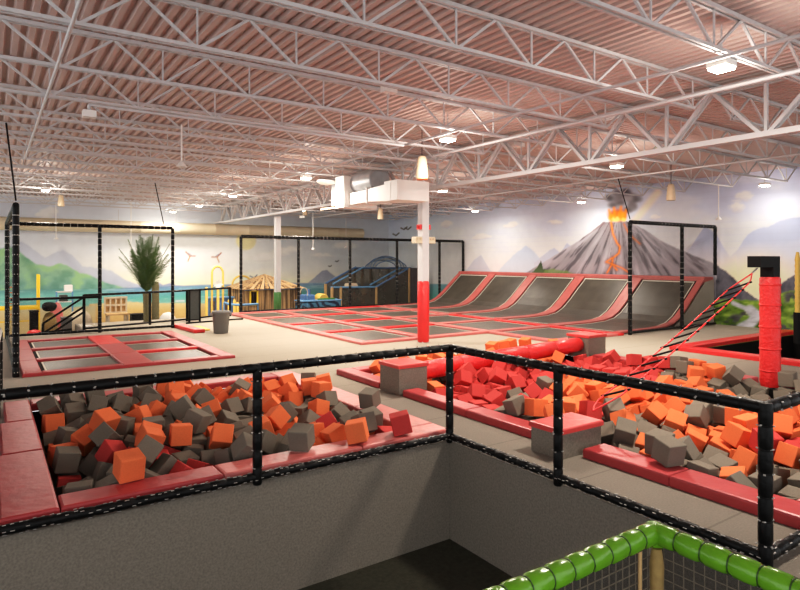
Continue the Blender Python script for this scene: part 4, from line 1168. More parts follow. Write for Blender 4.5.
b = MB(); b.lathe((px0 + .05, y, LOW), (px0, y, zc + .05), [(0, .13)] + [(k * .06, .115 - .0003 * k + .012 * (k % 2)) for k in range(1, int((zc - LOW) / .06))] + [(zc - LOW, .12), (zc - LOW + .05, .05)], 12); b.build('trunk', 'bark', t)
for i in range(24):
    az = i * 2.39996; k = i / 24
    frond(t, (px0, y, zc), az, .06 + .50 * (k ** 1.1) + (.22 if i == 23 else 0), 1.95 - .5 * k + .12 * math.sin(i * 3), .08 + .16 * k, i)
xq = on_y(155.5, 22.4)
t = thing('bare_trunk', (xq, 22.4, 0), 'bare ringed palm trunk standing behind the leafy palm', 'palm tree')
b = MB(); zz = zat(282, xq, 22.4); b.lathe((xq, 22.4, LOW), (xq, 22.4, zz), [(0, .15)] + [(k * .07, .12 + .012 * (k % 2)) for k in range(1, int((zz - LOW) / .07))] + [(zz - LOW, .10)], 12); b.build('trunk', 'bark', t)
for i in range(0): frond(t, (xq, 21.6, zz - .05), i * .9, .15 + .05 * i, 1.2, .2, 100 + i)

# ------------------------------------------------------------------ soft play village
def arch(px0, px1, pyt, pyb, y, label, r=.045):
    x0, x1 = on_y(px0, y), on_y(px1, y); zt = zat(pyt, x0, y); R = (x1 - x0) / 2; zs = zt - R * (1.25 if R < .3 else .8)
    pts = [(x0, y, LOW), (x0, y, zs)] + [((x0 + x1) / 2 - R * math.cos(PI * k / 12), y, zs + (zt - zs) * math.sin(PI * k / 12)) for k in range(1, 12)] + [(x1, y, zs), (x1, y, LOW)]
    t = thing('play_arch', ((x0 + x1) / 2, y, 0), label, 'arch', 'yellow entry arches')
    b = MB(); b.tube(pts, r, 8); b.build('hoop', 'yellow', t)
    for x in (x0, x1):
        b = MB(); b.cyl((x, y, LOW), (x, y, LOW + .05), .09, 10); b.build('foot', 'yellow', t)
    return t
arch(212, 223, 266.5, 316, 24.9, 'tall narrow yellow arch beside the white flower')
arch(232.5, 251, 276, 314, 27.5, 'wide low yellow arch in front of the hut')
for px, py in ((206.5, 287), (218, 288), (229, 299.5), (234.5, 299.5), (237.5, 302)):
    x = on_y(px, 24.6); z = zat(py, x, 24.6)
    b = MB(); b.lathe((x, 24.6, LOW), (x, 24.6, z), [(0, .06), (z - LOW - .04, .055), (z - LOW, .03)], 10)
    tag(b.build('play_post', 'yellow', org=(x, 24.6, 0)), {206.5: 'tall yellow post nearest the dark framed panel', 218: 'yellow post carrying the white flower head', 229: 'short yellow post behind the bin', 234.5: 'short yellow post, second behind the bin', 237.5: 'shortest yellow post before the wide arch'}[px], 'post')
x = on_y(218.5, 24.5); z = zat(287, x, 24.5)
t = thing('flower_head', (x, 24.5, z), 'big white artificial flower with green leaves on a yellow post', 'flower')
for i in range(9):
    an = i * 2 * PI / 9; b = MB(); c = Vector((x, 24.58, z + .10)); d = Vector((math.cos(an), -.25, math.sin(an)))
    s = Vector((-math.sin(an), 0, math.cos(an)))
    b.add([c, c + d * .10 + s * .06, c + d * .22, c + d * .10 - s * .06], [(0, 1, 2, 3)]); b.build('petal', 'flower', t)
for sg in (-1, 1):
    b = MB(); b.add([(x, 24.6, z), (x + sg * .14, 24.5, z + .02), (x + sg * .28, 24.53, z - .02), (x + sg * .14, 24.58, z - .02)], [(0, 1, 2, 3)]); b.build('leaf', 'leaf', t)
y = 25.3
t = thing('play_counter', Wp(221, 315, y), 'blue and brown play house counter behind the yellow posts', 'play house')
x0, x1 = on_y(209, y), on_y(233, y); zt = zat(298.5, x0, y)
b = MB(); b.box((x0, y, LOW), (x1, y + .4, zt)); b.build('body', 'blue', t)
for a, c in ((.04, .25), (.55, .80)):
    b = MB(); b.box((x0 + (x1 - x0) * a, y - .02, LOW + .1), (x0 + (x1 - x0) * c, y, zt - .12)); b.build('panel', 'rock', t)
b = MB(); b.box((x0 - .05, y - .06, zt), (x1 + .05, y + .43, zt + .05)); b.build('worktop', 'bluelite', t)
b = MB(); q = [Wp(224, 302.5, 23.3), Wp(230, 304.5, 23.2), Wp(240, 305, 23.15), Wp(258, 304, 23.3)]; b.tube(q, .045, 8)
o = b.build('curved_rail', 'bluelite', None, org=q[0]); tag(o, 'light blue padded curved rail behind the bin', 'rail')
for k in (0, 3):
    bb = MB(); bb.cyl((q[k][0], q[k][1], LOW), q[k], .03, 8); bb.build('post', 'bluelite', o)

# timber hut
y = 24.6; hx0, hx1 = on_y(245, y), on_y(301.5, y); hz = zat(288.5, (hx0 + hx1) / 2, y); hd = 2.2; mx, my = (hx0 + hx1) / 2, y + hd / 2; za = zat(274.5, mx, my)
t = thing('play_hut', (mx, my, 0), 'timber clad play hut with a pyramid slat roof', 'play hut')
dx0, dx1 = on_y(250.5, y), on_y(257, y); zo = zat(291.5, dx0, y)
for a, c, z0, z1 in ((hx0, dx0, LOW, hz), (dx1, hx1, LOW, hz), (dx0, dx1, zo, hz), (dx0, dx1, LOW, .1)):
    b = MB(); b.box((a, y, z0), (c, y + .06, z1)); b.build('wall_cladding', 'bamboo', t)
for x in (hx0, hx1 - .06):
    b = MB(); b.box((x, y + .06, LOW), (x + .06, y + hd, hz)); b.build('wall_cladding', 'bamboo', t)
b = MB(); b.box((hx0, y + hd - .06, LOW), (hx1, y + hd, hz)); b.build('wall_cladding', 'bamboo', t)
b = MB()
for q in ((dx0 - .05, dx0 + .02), (dx1 - .02, dx1 + .05)): b.box((q[0], y - .03, .1), (q[1], y, zo + .04))
b.box((dx0 - .05, y - .03, zo), (dx1 + .05, y, zo + .06)); b.box((dx0 - .05, y - .03, .1), (dx1 + .05, y, .16)); b.build('window_frame', 'yellow2', t)
e = .12; cs = [(hx0 - e, y - e), (hx1 + e, y - e), (hx1 + e, y + hd + e), (hx0 - e, y + hd + e)]
M['roofslat'] = mat('pale_roof_slats', (0.50, 0.33, 0.18, 1), 0.8, 0.3, 3)
for k in range(4):
    (xa, ya), (xb, yb) = cs[k], cs[(k + 1) % 4]
    for i in range(12):
        f0, f1 = i / 12 + .008, (i + 1) / 12 - .008
        a = Vector((xa + (xb - xa) * f0, ya + (yb - ya) * f0, hz - .02)); c = Vector((xa + (xb - xa) * f1, ya + (yb - ya) * f1, hz - .02)); ap = Vector((mx, my, za))
        b = MB(); up = Vector((0, 0, .03)); b.add([a, c, c.lerp(ap, .98), a.lerp(ap, .98), a + up, c + up, c.lerp(ap, .98) + up, a.lerp(ap, .98) + up], [(0, 1, 2, 3), (4, 5, 6, 7), (0, 1, 5, 4), (1, 2, 6, 5), (3, 0, 4, 7)])
        b.build('roof_slat', 'roofslat' if i % 2 else 'bamboo', t)
b = MB(); b.box((hx0 - .05, y - .05, hz - .05), (hx1 + .05, y - .01, hz)); b.build('eave_trim', 'blue', t)

# blue boat
y = 23.2
t = thing('play_boat', Wp(320, 311, y), 'blue play boat with wave print hull beside the hut', 'play boat')
x0, x1 = on_y(303, y), on_y(341, y); zt = zat(302, x0, y)
b = MB(); b.prism([(x0 + .1, y, LOW + .02), (x1, y, LOW + .02), (x1, y, zt), (x0, y, zt - .06)], (0, .8, 0)); recalc(b.build('hull', 'wavy', t))
b = MB(); b.box((x0 - .03, y - .04, zt), (x1 + .03, y + .82, zt + .05), .02); b.build('gunwale', 'bluelite', t)
b = MB(); xa, xb = on_y(308, y), on_y(318, y); b.box((xa, y + .3, zt + .05), (xb, y + .8, zt + .28), .05); b.build('cabin', 'blue', t)
b = MB(); xa, xb = on_y(312, y), on_y(315.5, y); b.cyl(((xa + xb) / 2, y + .5, zt + .28), ((xa + xb) / 2, y + .5, zt + .5), .09, 10); b.build('funnel', 'blue', t)
xa = on_y(326, y); b = MB(); b.lathe((xa, y + .2, zt + .05), (xa, y + .7, zt + .05), [(0, .22), (.05, .26), (.45, .26), (.5, .22)], 16); b.build('seat_roll', 'yellow', t)
xa = on_y(320.5, y); b = MB(); b.box((xa - .05, y + .1, zt + .05), (xa + .75, y + .2, zt + .12), .02); b.build('seat', 'greenpad', t)
x = on_y(304, y - .12); zc = zat(293, x, y - .12)
t = thing('hoop_ring', (x, y - .12, 0), 'thin metal hoop on a stem between hut and boat', 'hoop')
b = MB(); b.tube([(x + .17 * math.cos(a), y - .12, zc + .22 * math.sin(a)) for a in np.linspace(-.6, 3.2, 14)], .018, 6); b.build('hoop', 'beige', t)
b = MB(); b.cyl((x + .15, y - .12, LOW), (x + .15, y - .12, zc - .1), .018, 6); b.build('stem', 'bluelite', t)

# play frame with slides
y = 24.7
t = thing('slide_structure', Wp(370, 310, y), 'timber play frame with dark netting and blue edged slides', 'play frame')
M['netplay'] = net_mat('brown_net', (0.09, 0.075, 0.06, 1), 0.22)
def panel(pts, m='netplay', nm='net_panel'):
    b = MB(); b.poly([Wp(px, py, yy) for px, py, yy in pts]); b.build(nm, m, t)
def rail(p, q, m='blue', r=.045, nm='padded_edge'):
    b = MB(); b.cyl(Wp(*p), Wp(*q), r, 8); b.build(nm, m, t)
def pole(px, pyt, yy, m='wood'):
    x = on_y(px, yy); b = MB(); b.box((x - .05, yy - .05, LOW), (x + .05, yy + .05, zat(pyt, x, yy))); b.build('timber_post', m, t)
b0 = 326
panel([(332, b0, y), (376, b0, y), (376, 287, y), (332, 287.5, y)])
panel([(376, b0, y), (409, b0, y), (409, 268, y), (376, 286, y)])
panel([(325, 322, y + 1.2), (354, 322, y + 1.2), (354, 268, y + 1.2), (325, 284, y + 1.2)])
panel([(354, 320, y + 1.3), (411, 320, y + 1.3), (411, 268, y + 1.3), (354, 268, y + 1.3)])
rail((331, 287.5, y), (376, 287, y), 'bluelite'); rail((376, 287, y), (409, 268, y)); rail((370, 285, y + .8), (400, 268, y + .8), 'bluelite'); rail((325.5, 283.5, y + 1.2), (356, 267, y + 1.2)); rail((333, 284, y + .6), (364, 267, y + .9), 'bluelite')
rail((354, 268, y + 1.3), (411, 268, y + 1.3))
for px, py, yy in ((325.5, 284, y + 1.2), (332, 287, y), (340.5, 287, y), (354.5, 268, y + 1.4), (362.5, 268, y + 1.45), (371, 268, y + 1.45), (376, 287, y), (388.5, 268, y + 1.45), (409, 268, y), (364, 288, y + .7)): pole(px, py, yy)
panel([(410, 326, y - .05), (419, 326, y - .05), (419, 268, y - .05), (410, 268, y - .05)], 'rock', 'climbing_wall')
xd, yd = on_y(386, y + 1.3), y + 1.3; zd = zat(268, xd, yd)
for k in range(5):
    a = -.5 + k * .25
    b = MB(); b.tube([(xd + .95 * math.cos(w) , yd + a, zd + .62 * math.cos(a * 1.8) * math.sin(w)) for w in np.linspace(0, PI, 13)], .02, 6); b.build('dome_hoop', 'blue', t)
b = MB(); n = 12; v = []; f = []
for k in range(5):
    a = -.5 + k * .25
    for w in np.linspace(0, PI, n + 1): v.append((xd + .93 * math.cos(w), yd + a, zd + .60 * math.cos(a * 1.8) * math.sin(w)))
for k in range(4):
    for i in range(n): f.append((k * (n + 1) + i, k * (n + 1) + i + 1, (k + 1) * (n + 1) + i + 1, (k + 1) * (n + 1) + i))
b.add(v, f, True); b.build('dome_net', 'net', t)
for px, py, m in ((372, 279, 'leaf'), (400, 292, 'leaf')):
    x, yy, z = Wp(px, py, y + 1.4); b = MB(); 
    for i in range(30):
        an = random.uniform(0, 6.28); r = random.uniform(.05, .3); c = Vector((x + r * .5 * math.cos(an), yy - .02 - random.random() * .05, z + r * math.sin(an) * 1.2)); d = Vector((random.uniform(-1, 1), -.3, random.uniform(-1, 1))).normalized() * .07
        s = d.cross(Vector((0, 1, 0))).normalized() * .03; b.add([c - d, c + s, c + d, c - s], [(0, 1, 2, 3)])
    b.build('leaf_print', m, t)
xx, yy, zz = Wp(351, 286.5, y + .3)
b = MB(); b.box((xx - .25, yy - .2, zz), (xx + .25, yy + .2, zz + .16), .07); tag(b.build('cream_bundle', 'beige', org=(xx, yy, zz)), 'cream folded bundle lying on the play frame edge', 'bundle')

# thin netted pole at the far pit
x, yy = plan(797.5, 343)
t = thing('netted_pole', (x, yy, 0), 'slim pole wrapped in yellow netting by the far pit', 'pole')
ht = zat(252, x, yy)
b = MB(); b.lathe((x, yy, 0), (x, yy, ht), [(0, .07)] + [(k * .07, .05 + .012 * (k % 2)) for k in range(1, int(ht / .07))] + [(ht, .03)], 10); b.build('wrapped_shaft', 'yellow', t)
b = MB(); b.cyl((x, yy, .0), (x, yy, .75), .085, 10); b.build('black_sleeve', 'matte', t)
CUBES = [('a',1015,5709,227,580,-479,520,-405,'o',1),
('b',5299,3265,227,386,614,480,-493,'g',1),
('a',2626,5627,227,40,-923,-369,-100,'g',1),
('b',6661,3311,138,751,196,-11,631,'o',1),
('a',2038,6353,154,165,565,-278,-759,'o',1),
('a',3206,5508,227,320,-102,35,941,'o',1),
('b',5684,4009,168,65,800,297,-518,'g',1),
('b',6579,2739,81,156,-774,-606,97,'o',1),
('a',1666,6544,192,580,456,-486,468,'o',1),
('a',2124,5842,140,716,-488,-207,-453,'g',1),
('a',1046,7282,258,123,-838,482,224,'o',1),
('a',1913,6837,235,892,-12,204,-402,'g',1),
('b',6924,3916,170,452,11,-884,122,'g',1),
('a',1048,6807,26,389,-364,398,747,'r',1),
('a',3759,5498,227,397,-319,539,-671,'r',1),
('a',1246,6149,179,567,-462,40,-681,'g',1),
('a',869,7382,61,481,534,690,-86,'o',1),
('b',6264,3000,14,521,151,840,0,'o',1),
('b',6702,4303,151,685,355,103,-627,'o',1),
('b',7177,3109,206,465,185,719,-483,'o',1),
('a',1023,7039,142,424,-720,548,-40,'g',1),
('a',3136,5866,93,555,-17,-830,59,'o',1),
('a',2765,6623,182,12,451,200,870,'o',1),
('a',4095,6702,227,643,425,565,-293,'g',1),
('b',5501,5467,184,339,-520,-608,-495,'g',1),
('a',1423,6085,6,585,-272,-247,723,'g',1),
('b',6646,4016,121,802,-524,-284,-39,'o',1),
('b',5595,5210,204,551,-550,-366,510,'o',1),
('a',1882,7311,289,171,-473,-577,-644,'g',1),
('a',895,8643,77,179,-707,118,-674,'g',1),
('a',648,6955,4,530,485,-418,-556,'g',1),
('a',648,8939,111,669,334,17,-664,'g',1),
('a',1366,6545,180,363,430,627,-538,'o',1),
('b',6206,4875,153,596,-568,-273,497,'r',1),
('a',651,8458,27,382,-604,564,414,'o',1),
('a',1414,8573,135,285,723,-629,23,'g',1),
('b',5528,3079,7,85,28,-995,-55,'g',1),
('a',2362,6037,119,645,-558,-492,-173,'g',1),
('b',5495,3481,212,445,493,-542,515,'g',1),
('a',909,7011,-97,539,-157,293,-774,'g',1),
('b',9790,4928,189,459,-709,527,96,'g',1),
('b',6592,2992,160,424,-516,-295,-683,'r',1),
('b',6940,3328,197,754,129,616,-189,'o',1),
('a',1241,7440,133,287,-385,655,-584,'g',1),
('b',6368,4652,184,391,426,-781,237,'g',1),
('a',755,7913,-26,108,-590,-795,89,'g',1),
('a',2564,7611,120,345,693,-93,-626,'g',1),
('b',10092,4265,215,56,727,34,-683,'g',1),
('a',647,5921,-31,47,-706,106,699,'g',1),
('b',5797,4311,41,25,-424,709,563,'g',1),
('b',5758,3400,107,253,620,735,-107,'g',1),
('b',6013,3141,-55,4,612,-112,783,'g',1),
('a',3560,7109,74,633,-46,273,723,'o',1),
('b',6328,3604,42,181,-35,194,-963,'o',1),
('b',6209,7326,143,99,-165,-869,-456,'r',1),
('a',2350,8161,166,310,586,726,183,'g',1),
('a',1457,7594,175,784,432,271,355,'o',1),
('b',5530,2752,-22,5,25,-942,-333,'g',1),
('b',6675,7027,172,300,853,167,392,'r',1),
('a',3839,7584,217,561,514,-447,-471,'o',1),
('a',1152,8592,147,714,380,-297,508,'g',1),
('b',9833,5222,199,61,838,534,100,'o',1),
('a',3465,5792,204,561,381,-616,-402,'g',1),
('a',2027,6053,8,673,-271,687,40,'g',1),
('a',2365,7166,69,839,129,-519,-95,'g',1),
('b',5774,2629,-22,509,-529,471,-489,'g',1),
('a',956,6552,-92,541,-94,831,-89,'g',1),
('b',5783,2380,-84,750,5,662,15,'g',1),
('b',5754,6106,86,641,420,283,576,'r',1),
('b',5770,2887,-44,618,55,-757,207,'o',1),
('a',1646,6318,-60,718,124,-685,25,'g',1),
('a',2983,7320,165,372,203,-728,539,'o',1),
('a',919,9029,133,720,-421,-319,-450,'g',1),
('b',5927,6691,60,303,-784,-449,-303,'r',1),
('b',6085,4313,147,42,-240,-250,-937,'o',1),
('b',6666,6623,121,664,-270,-668,200,'r',1),
('a',3192,6636,56,378,-311,848,-204,'g',1),
('b',7335,5013,214,265,-535,591,542,'o',1),
('a',1695,7802,158,536,-380,-236,716,'o',1),
('a',3794,7311,120,608,-142,213,752,'g',1),
('a',1902,6287,-65,682,-108,694,-204,'g',1),
('b',7207,4344,141,119,-295,257,-913,'o',1),
('a',648,6828,-239,78,-35,-993,82,'r',1),
('b',7128,3529,218,532,554,485,418,'o',1),
('b',6548,3462,-49,671,-320,-447,-499,'o',1),
('a',3539,7825,54,192,628,-744,127,'o',1),
('b',7282,3748,195,42,742,668,38,'g',1),
('b',6208,2753,-64,428,428,483,-632,'g',1),
('b',6553,6147,79,117,727,-488,-469,'r',1),
('a',3719,6053,151,749,95,653,66,'g',1),
('a',3611,8158,100,61,651,483,582,'o',1),
('a',894,5847,-14,634,443,314,551,'g',1),
('a',3782,7845,221,695,-700,86,-135,'o',1),
('b',9761,6695,196,65,-263,-958,96,'r',1),
('a',3660,6754,61,602,45,596,529,'g',1),
('a',3004,8519,158,522,769,-65,-363,'g',1),
('a',2263,7386,165,795,211,555,126,'o',1),
('a',3487,8514,87,702,229,97,-667,'o',1),
('b',6332,4200,-3,133,-965,-47,-222,'g',1),
('b',7148,5519,179,663,-742,-51,-85,'o',1),
('b',9805,5748,202,500,-548,-477,-471,'g',1),
('b',9572,5428,167,38,-363,929,59,'o',1),
('a',2820,7630,89,799,-72,-550,232,'g',1),
('a',3295,6304,81,931,206,-290,-87,'r',1),
('b',5816,4936,222,617,689,260,277,'o',1),
('b',6829,6179,165,87,-688,-128,709,'g',1),
('a',1737,8275,151,520,-132,752,-383,'g',1),
('a',2125,8656,225,958,-283,47,7,'o',1),
('b',6267,3358,-81,279,-759,588,-31,'g',1),
('b',6827,5581,150,363,330,-122,863,'o',1),
('b',6711,7315,132,592,-229,301,712,'r',1),
('b',9624,5103,-8,14,170,60,-984,'g',1),
('a',1880,6810,-21,69,-995,-15,71,'g',1),
('a',1516,5848,-25,593,675,-265,351,'r',1),
('a',2971,6868,153,454,-26,-881,129,'g',1),
('b',9252,5233,43,741,590,-237,218,'o',1),
('a',1713,6058,-77,183,403,743,502,'r',1),
('a',648,8253,-148,571,-417,-652,273,'g',1),
('b',9905,7285,147,506,-833,-188,-121,'r',1),
('a',1501,7039,172,704,-9,-709,-28,'g',1),
('a',3730,8476,158,317,-598,246,-694,'o',1),
('a',2537,6484,119,19,-984,45,-173,'o',1),
('b',9995,4789,-6,432,428,-694,385,'g',1),
('b',6023,2382,1,992,-109,-62,-28,'g',1),
('b',6969,5299,128,599,509,520,334,'o',1),
('a',1188,9071,177,112,677,727,-7,'g',1),
('b',8988,7827,145,539,695,473,46,'o',1),
('b',7657,3297,208,567,-247,-785,17,'o',1),
('b',9829,4553,-31,683,-41,718,126,'g',1),
('b',5547,3889,-51,115,698,284,-648,'g',1),
('a',1791,6568,-62,25,158,722,673,'g',1),
('b',7209,3998,190,594,363,413,588,'g',1),
('a',1399,6800,161,967,147,184,-93,'o',1),
('b',5750,7477,1,589,-434,-426,-533,'o',1),
('a',3463,6056,128,702,234,0,-673,'g',1),
('b',8448,5274,137,260,-448,-658,-546,'o',1),
('a',1801,9110,189,783,-608,-133,27,'g',1),
('b',5503,4832,208,227,859,404,-219,'o',1),
('b',5666,8976,139,106,-299,742,590,'o',1),
('b',9993,5964,229,460,-621,-434,-463,'g',1),
('b',5900,3880,-2,341,-468,-690,434,'o',1),
('a',3016,6144,78,585,383,-491,519,'o',1),
('a',1823,8673,152,810,-445,-317,-215,'g',1),
('a',1650,6791,110,520,-674,-397,-341,'g',1),
('b',9407,7356,67,287,-380,724,500,'r',1),
('b',9740,4834,-74,366,-839,160,-370,'g',1),
('b',6435,7513,206,522,-814,-182,-179,'r',1),
('b',6777,3858,-44,176,563,-555,586,'o',1),
('b',6388,6349,2,563,371,113,-730,'g',1),
('a',2868,7925,129,572,655,-375,322,'o',1),
('a',2568,5848,-24,558,-346,-338,674,'g',1),
('b',10003,6218,202,111,667,53,-735,'r',1),
('a',2905,6600,-32,487,-727,186,446,'o',1),
('a',2297,6299,81,663,725,-169,78,'g',1),
('a',3792,5847,-29,75,-633,-70,767,'r',1),
('a',2034,8049,173,691,88,-13,718,'o',1),
('b',5528,6481,-4,425,898,-101,50,'r',1),
('a',2047,7094,184,260,-611,-532,525,'g',1),
('a',4081,7970,227,177,610,-142,759,'o',1),
('a',879,8207,-45,276,128,939,162,'g',1),
('b',7427,6110,139,314,797,453,248,'o',1),
('b',9934,6485,167,343,411,-642,-548,'r',1),
('a',2035,8315,156,98,180,-512,834,'o',1),
('b',9750,4187,-36,544,598,-295,510,'g',1),
('a',2070,9068,153,638,-150,-8,-755,'o',1),
('b',8126,5780,205,66,-647,-163,-742,'r',1),
('b',6428,6643,2,167,643,-23,747,'r',1),
('b',6776,3579,-36,212,-680,-63,-700,'o',1),
('b',5527,6202,-11,78,702,-74,704,'r',1),
('b',7724,4808,122,140,763,-477,412,'o',1),
('a',1301,7099,-34,497,-611,-318,-528,'g',1),
('b',7252,7611,167,904,74,289,307,'r',1),
('a',3413,7303,-17,622,353,562,-415,'g',1),
('a',2382,8494,144,393,-312,-840,205,'o',1),
('b',6980,5048,181,285,688,663,-77,'o',1),
('b',8245,6322,190,691,-23,-54,720,'r',1),
('a',1197,5849,-23,326,345,581,-661,'g',1),
('b',6849,5926,131,680,-551,199,441,'o',1),
('b',6689,4925,190,37,-144,290,945,'o',1),
('b',9609,9265,227,977,20,-106,182,'o',1),
('a',1720,7312,61,259,439,-749,424,'g',1),
('b',7673,3179,-19,696,538,315,357,'o',1),
('b',6507,5841,59,78,-874,-237,418,'r',1),
('a',2742,8533,6,481,250,-534,649,'o',1),
('b',7915,7799,-57,304,-409,681,525,'r',1),
('b',9096,5950,115,310,-35,837,-450,'r',1),
('b',9097,4170,-23,268,-457,613,587,'g',1),
('b',6875,2852,3,61,699,698,141,'r',1),
('a',1839,7555,167,278,-43,-915,289,'g',1),
('b',5528,7074,-17,222,740,169,612,'r',1),
('b',10051,5675,209,444,511,533,-508,'o',1),
('a',2839,9053,-27,47,290,-95,-951,'o',1),
('b',8211,6042,198,482,507,-435,567,'r',1),
('b',7010,4893,-22,664,-134,-732,74,'o',1),
('b',5528,5928,-21,700,-46,-707,-91,'r',1),
('b',7542,4515,180,405,270,237,-841,'o',1),
('a',696,7082,-252,847,76,205,485,'g',1),
('b',6494,5293,86,549,-273,-92,785,'o',1),
('a',648,6568,-244,80,-38,-177,-980,'g',1),
('b',10025,4003,129,668,534,-256,450,'g',1),
('b',5576,5358,-44,521,-591,401,-467,'g',1),
('a',3965,8258,227,861,-54,94,496,'g',1),
('b',7752,5183,69,191,30,922,335,'o',1),
('b',8064,5405,193,167,-946,-114,-253,'r',1),
('b',7266,4919,-18,581,494,-544,-350,'o',1),
('b',9026,4996,-30,478,540,500,-480,'o',1),
('a',1398,8831,127,112,20,548,-829,'g',1),
('b',5765,3197,-68,659,-358,253,611,'g',1),
('b',10021,4232,-30,2,-739,78,-669,'g',1),
('a',2615,7060,-28,722,70,684,70,'g',1),
('b',9965,8063,-12,481,-474,-631,-382,'r',1),
('a',3141,7765,100,539,739,-75,399,'o',1),
('a',1451,7301,37,44,-712,160,-683,'o',1),
('b',6062,5377,124,450,-401,-559,-570,'o',1),
('a',2908,5898,-26,342,204,-583,708,'o',1),
('a',1534,6578,-39,571,-443,-296,625,'r',1),
('b',9485,5857,-6,312,131,659,-671,'g',1),
('b',8498,6361,215,776,-111,-283,-553,'r',1),
('a',2379,6919,-19,710,226,604,282,'g',1),
('a',2747,6155,0,377,-86,847,-366,'g',1),
('a',1030,8007,68,602,-707,-94,-359,'g',1),
('b',6472,8802,207,661,-186,-673,-275,'o',1),
('b',6041,3631,55,72,709,-505,-486,'o',1),
('b',9098,4700,-49,285,472,-524,-649,'o',1),
('b',6445,2677,-133,948,-49,299,-98,'g',1),
('b',5527,5671,19,152,691,707,1,'g',1),
('b',9279,5487,-33,488,583,-480,437,'o',1),
('b',6517,6884,-10,238,-70,-691,679,'r',1),
('b',8284,7701,-108,390,477,128,777,'r',1),
('a',2133,6821,15,648,759,-27,-46,'o',1),
('a',2928,8803,12,641,161,-233,-713,'o',1),
('a',749,6341,-174,520,17,514,-681,'g',1),
('a',651,7248,-24,990,-68,-2,121,'o',1),
('a',2700,9290,10,650,662,290,-236,'o',1),
('a',1624,9002,-18,402,665,-407,-479,'g',1),
('b',10041,5420,180,528,499,-461,510,'o',1),
('a',1392,6341,-13,9,-699,76,-711,'r',1),
('b',9365,7600,-38,303,-712,-617,-142,'r',1),
('b',7227,5262,185,598,-121,-784,118,'o',1),
('a',1061,8437,-36,334,-542,766,87,'g',1),
('b',6087,7187,-44,152,-148,-973,93,'r',1),
('b',6530,4452,-14,33,-574,105,-811,'g',1),
('b',7028,3626,-18,93,690,60,-715,'o',1),
('b',7110,5763,108,312,126,706,-624,'o',1),
('b',7342,3894,-29,95,17,697,-711,'g',1),
('b',9105,7652,-28,776,-371,-399,318,'r',1),
('b',6013,6941,-4,68,-158,-984,37,'r',1),
('b',7199,4663,4,169,-9,-961,221,'o',1),
('a',3167,8818,109,820,537,-144,132,'o',1),
('a',2910,8275,49,725,-424,-190,-509,'o',1),
('a',2326,9066,114,494,-336,632,494,'o',1),
('b',7428,6655,93,23,-765,-568,-303,'r',1),
('b',7086,3879,-63,414,506,570,-496,'o',1),
('b',9553,4393,-77,140,168,-921,323,'g',1),
('a',2696,6393,-104,302,-126,877,-352,'g',1),
('a',3756,7685,-15,720,178,665,-91,'g',1),
('b',7162,2889,1,37,-13,27,999,'r',1),
('b',6499,3189,-80,0,199,-719,666,'o',1),
('b',5528,3596,-17,104,-990,-92,8,'o',1),
('a',2586,7343,-24,18,707,701,-96,'g',1),
('a',1017,6079,14,866,174,-72,463,'g',1),
('b',7934,3380,190,985,-53,-145,-76,'o',1),
('a',2050,6554,-15,621,-14,771,-143,'g',1),
('b',6906,6971,81,523,-337,721,-306,'r',1),
('b',8955,9243,227,880,-96,-50,462,'o',1),
('a',2313,6581,43,270,667,-12,694,'g',1),
('b',6427,3960,-16,713,-592,16,375,'g',1),
('a',650,7393,-262,379,478,492,621,'r',1),
('b',8473,4957,70,137,753,-254,-591,'o',1),
('a',650,8709,-28,23,-33,-11,-999,'o',1),
('b',8293,8409,-99,948,-81,308,20,'r',1),
('a',2446,9295,121,613,176,-199,-744,'o',1),
('b',8868,7016,18,70,219,-515,-826,'r',1),
('b',6486,2932,-103,81,-620,-45,779,'g',1),
('a',1604,8479,-31,264,34,-947,-178,'o',1),
('b',7683,7117,-51,307,530,-725,316,'r',1),
('b',6016,5126,171,117,990,41,70,'o',1),
('b',9174,8383,-51,520,-154,-527,-654,'o',1),
('b',5722,4085,-73,899,200,-126,368,'g',1),
('b',8632,6054,136,954,-44,-169,243,'r',1),
('b',9454,4841,-88,29,185,-443,877,'g',1),
('b',6499,8253,6,62,-208,326,920,'g',1),
('b',8491,5524,107,668,6,-740,-73,'r',1),
('b',7109,6454,113,787,-160,-286,522,'r',1),
('b',9709,6531,-10,686,313,-550,359,'r',1),
('b',5998,3419,-106,440,-625,586,269,'g',1),
('b',9514,5603,-39,454,610,-462,457,'g',1),
('b',6262,5158,49,374,619,-431,-540,'o',1),
('b',6253,8200,-54,4,-616,743,-262,'g',1),
('b',6802,4147,-35,454,679,529,-230,'o',1),
('a',3791,7008,-6,400,-556,-337,646,'g',1),
('a',900,9295,160,125,46,991,25,'g',1),
('b',6782,3096,-33,632,-1,-774,-39,'o',1),
('b',5754,5601,125,661,-363,456,-472,'r',1),
('a',657,9277,79,352,666,657,-24,'g',1),
('b',7736,6017,147,244,-298,-751,-536,'o',1),
('b',8306,4009,76,500,-134,469,-716,'g',1),
('b',6183,6718,-27,292,-566,515,-573,'r',1),
('b',6885,7602,47,182,358,779,-481,'r',1),
('b',6372,7203,-31,484,587,611,216,'r',1),
('a',3613,7474,-28,610,275,-694,267,'g',0),
('b',7168,7034,7,95,684,-571,-443,'r',0),
('a',3360,7606,-53,673,527,-81,512,'g',0),
('b',9972,6079,-20,712,659,217,108,'g',0),
('b',5529,3338,-23,656,9,-752,-59,'g',0),
('b',6526,7462,-33,324,-658,546,405,'r',0),
('b',5529,6796,-40,750,657,-78,-8,'r',0),
('b',9238,6660,29,361,-326,811,-325,'r',0),
('b',7420,7061,-112,761,-311,298,485,'r',0),
('a',2182,7798,22,617,-105,398,-671,'o',0),
('a',1284,6846,-63,598,-598,-377,-377,'g',0),
('b',5527,2378,-81,401,-482,599,498,'g',0),
('b',10059,8855,204,338,669,363,-554,'o',0),
